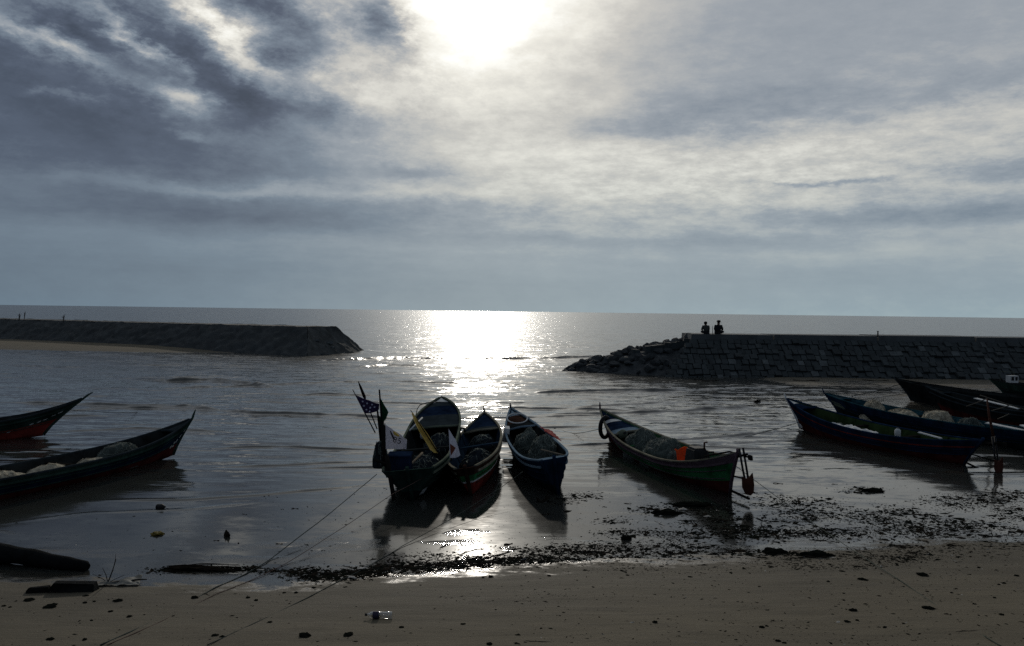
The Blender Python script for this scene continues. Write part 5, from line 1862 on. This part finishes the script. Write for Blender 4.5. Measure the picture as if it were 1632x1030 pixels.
# the thick log at the water's edge
t0, t1 = ground_at(-60, 892), ground_at(136, 909)
M_LOG = mat('sodden_log', (0.009, 0.010, 0.010), 0.9, 0.5, 3, 0.03, 25, 0.02)
mb = MB()
pts, rr = [], []
for k in range(15):
    u = k / 14
    p = t0.lerp(t1, u)
    z = 0.06 + 0.12 * math.sin(u * 3.0) * (1 - u) + 0.03 * (1 - u)
    pts.append(Vector((p.x - t0.x, p.y - t0.y, z)))
    rr.append((0.175 - 0.085 * u) * (1 + 0.07 * math.sin(k * 1.7) + random.uniform(-.04, .04)))
pts.append(pts[-1] + Vector((0.045, -0.01, -0.015)))
rr.append(rr[-1] * 0.62)
mb.tube(pts, rr, 20)
tag(mb.build('driftwood_log', M_LOG, None, t0), 'thick black waterlogged tree trunk half in the water at the left edge', 'log')

# broken timber and twigs on the sand
p = ground_at(112, 942)
t = thing('driftwood_block', 'short dark split timber block lying on the sand near the log', 'driftwood', p, 0.12)
mb = MB()
mb.box((0.05, 0, 0.05), (0.62, 0.16, 0.11), Matrix.Rotation(0.06, 3, 'Y'), 0, 0.85, 0.02)
mb.build('timber', M_LOG, t)
mb = MB()
mb.box((-0.40, -0.03, 0.03), (0.30, 0.10, 0.06), Matrix.Rotation(0.2, 3, 'Z'), 0, 0.8, 0.02)
mb.build('splinter', M_LOG, t)
p = ground_at(172, 929)
mb = MB()
for a, b, r in (((0, 0, 0), (0.10, 0.03, 0.33), 0.010), ((0, 0, 0), (-0.09, 0.02, 0.21), 0.007), ((0, 0, 0), (-0.22, 0.0, 0.12), 0.005), ((0, 0, 0), (0.22, 0.05, 0.10), 0.005), ((0, 0, 0), (0.35, 0.0, 0.03), 0.010),
                ((0.07, 0.02, 0.22), (0.11, 0.0, 0.42), 0.005), ((0.3, 0, 0.03), (0.55, 0.02, 0.05), 0.016)):
    mb.tube([a, Vector(a).lerp(Vector(b), .5) + Vector((0.01, 0, 0.01)), b], [r, r * .85, r * .5], 5)
tag(mb.build('branch', M_TWIG, None, p), 'dead forked branch sticking up from the sand beside the timber block', 'branch')
drape('plastic_sheet', 'dirty pale plastic strip on the sand behind the dead branch', 'sheet', ground_at(150, 936) + Vector((0, 0, .03)), ground_at(222, 935) + Vector((0, 0, .03)), ground_at(226, 924) + Vector((0, 0, .05)), ground_at(160, 930) + Vector((0, 0, .02)),
      mat('dirty_plastic', (0.09, 0.09, 0.08), 0.6, 0.4, 6), 0.05)
# the bundle of reeds at the tide line
p = ground_at(315, 908)
mb = MB()
for k in range(46):
    y0 = random.gauss(0, 0.05)
    x0 = random.uniform(-0.55, -0.1)
    ln = random.uniform(0.5, 1.0)
    a = random.gauss(0.0, 0.10)
    z = random.uniform(0.0, 0.03)
    mb.tube([(x0, y0, z), (x0 + ln * .5, y0 + a * ln * .5, z + 0.02), (x0 + ln, y0 + a * ln, z * .4)], [0.008, 0.007, 0.004], 4)
tag(mb.build('reed_bundle', M_BARK, None, p), 'flattened bundle of dead reeds at the tide line crossed by the ropes', 'reeds')

# the bottle
p = ground_at(604, 986)
t = thing('plastic_bottle', 'clear plastic drink bottle with a dark label lying on the sand', 'bottle', p + Vector((0, 0, 0.045)), math.radians(-92))
gl = bpy.data.materials.new('clear_plastic')
gl.use_nodes = True
q = NT(gl.node_tree)
g_ = q.add('ShaderNodeBsdfGlossy', {'Color': (0.9, 0.9, 0.9, 1), 'Roughness': 0.12})
tr = q.add('ShaderNodeBsdfTransparent', {'Color': (0.80, 0.80, 0.78, 1)})
fr = q.add('ShaderNodeLayerWeight', {'Blend': 0.35})
q.add('ShaderNodeOutputMaterial', {'Surface': q.add('ShaderNodeMixShader', {0: q.math('MULTIPLY_ADD', fr.outputs[1], 0.6, 0.12), 1: tr.outputs[0], 2: g_.outputs[0]}).outputs[0]})
mb = MB()
mb.tube([(0, y, 0) for y in (0.165, 0.16, 0.10, 0.09, 0.0, -0.01, -0.06, -0.10, -0.135, -0.15)], [0.030, 0.043, 0.044, 0.041, 0.041, 0.044, 0.044, 0.036, 0.016, 0.014], 20)
mb.build('bottle_body', gl, t)
mb = MB()
mb.tube([(0, y, 0) for y in (0.0, -0.075)], [0.0455, 0.0452], 20, cap=False)
mb.build('bottle_label', mat('label_dark', (0.035, 0.03, 0.05), 0.6, 0.2, 10), t)
mb = MB()
mb.tube([(0, -0.15, 0), (0, -0.175, 0)], 0.017, 12)
mb.build('bottle_cap', M_IRON, t)
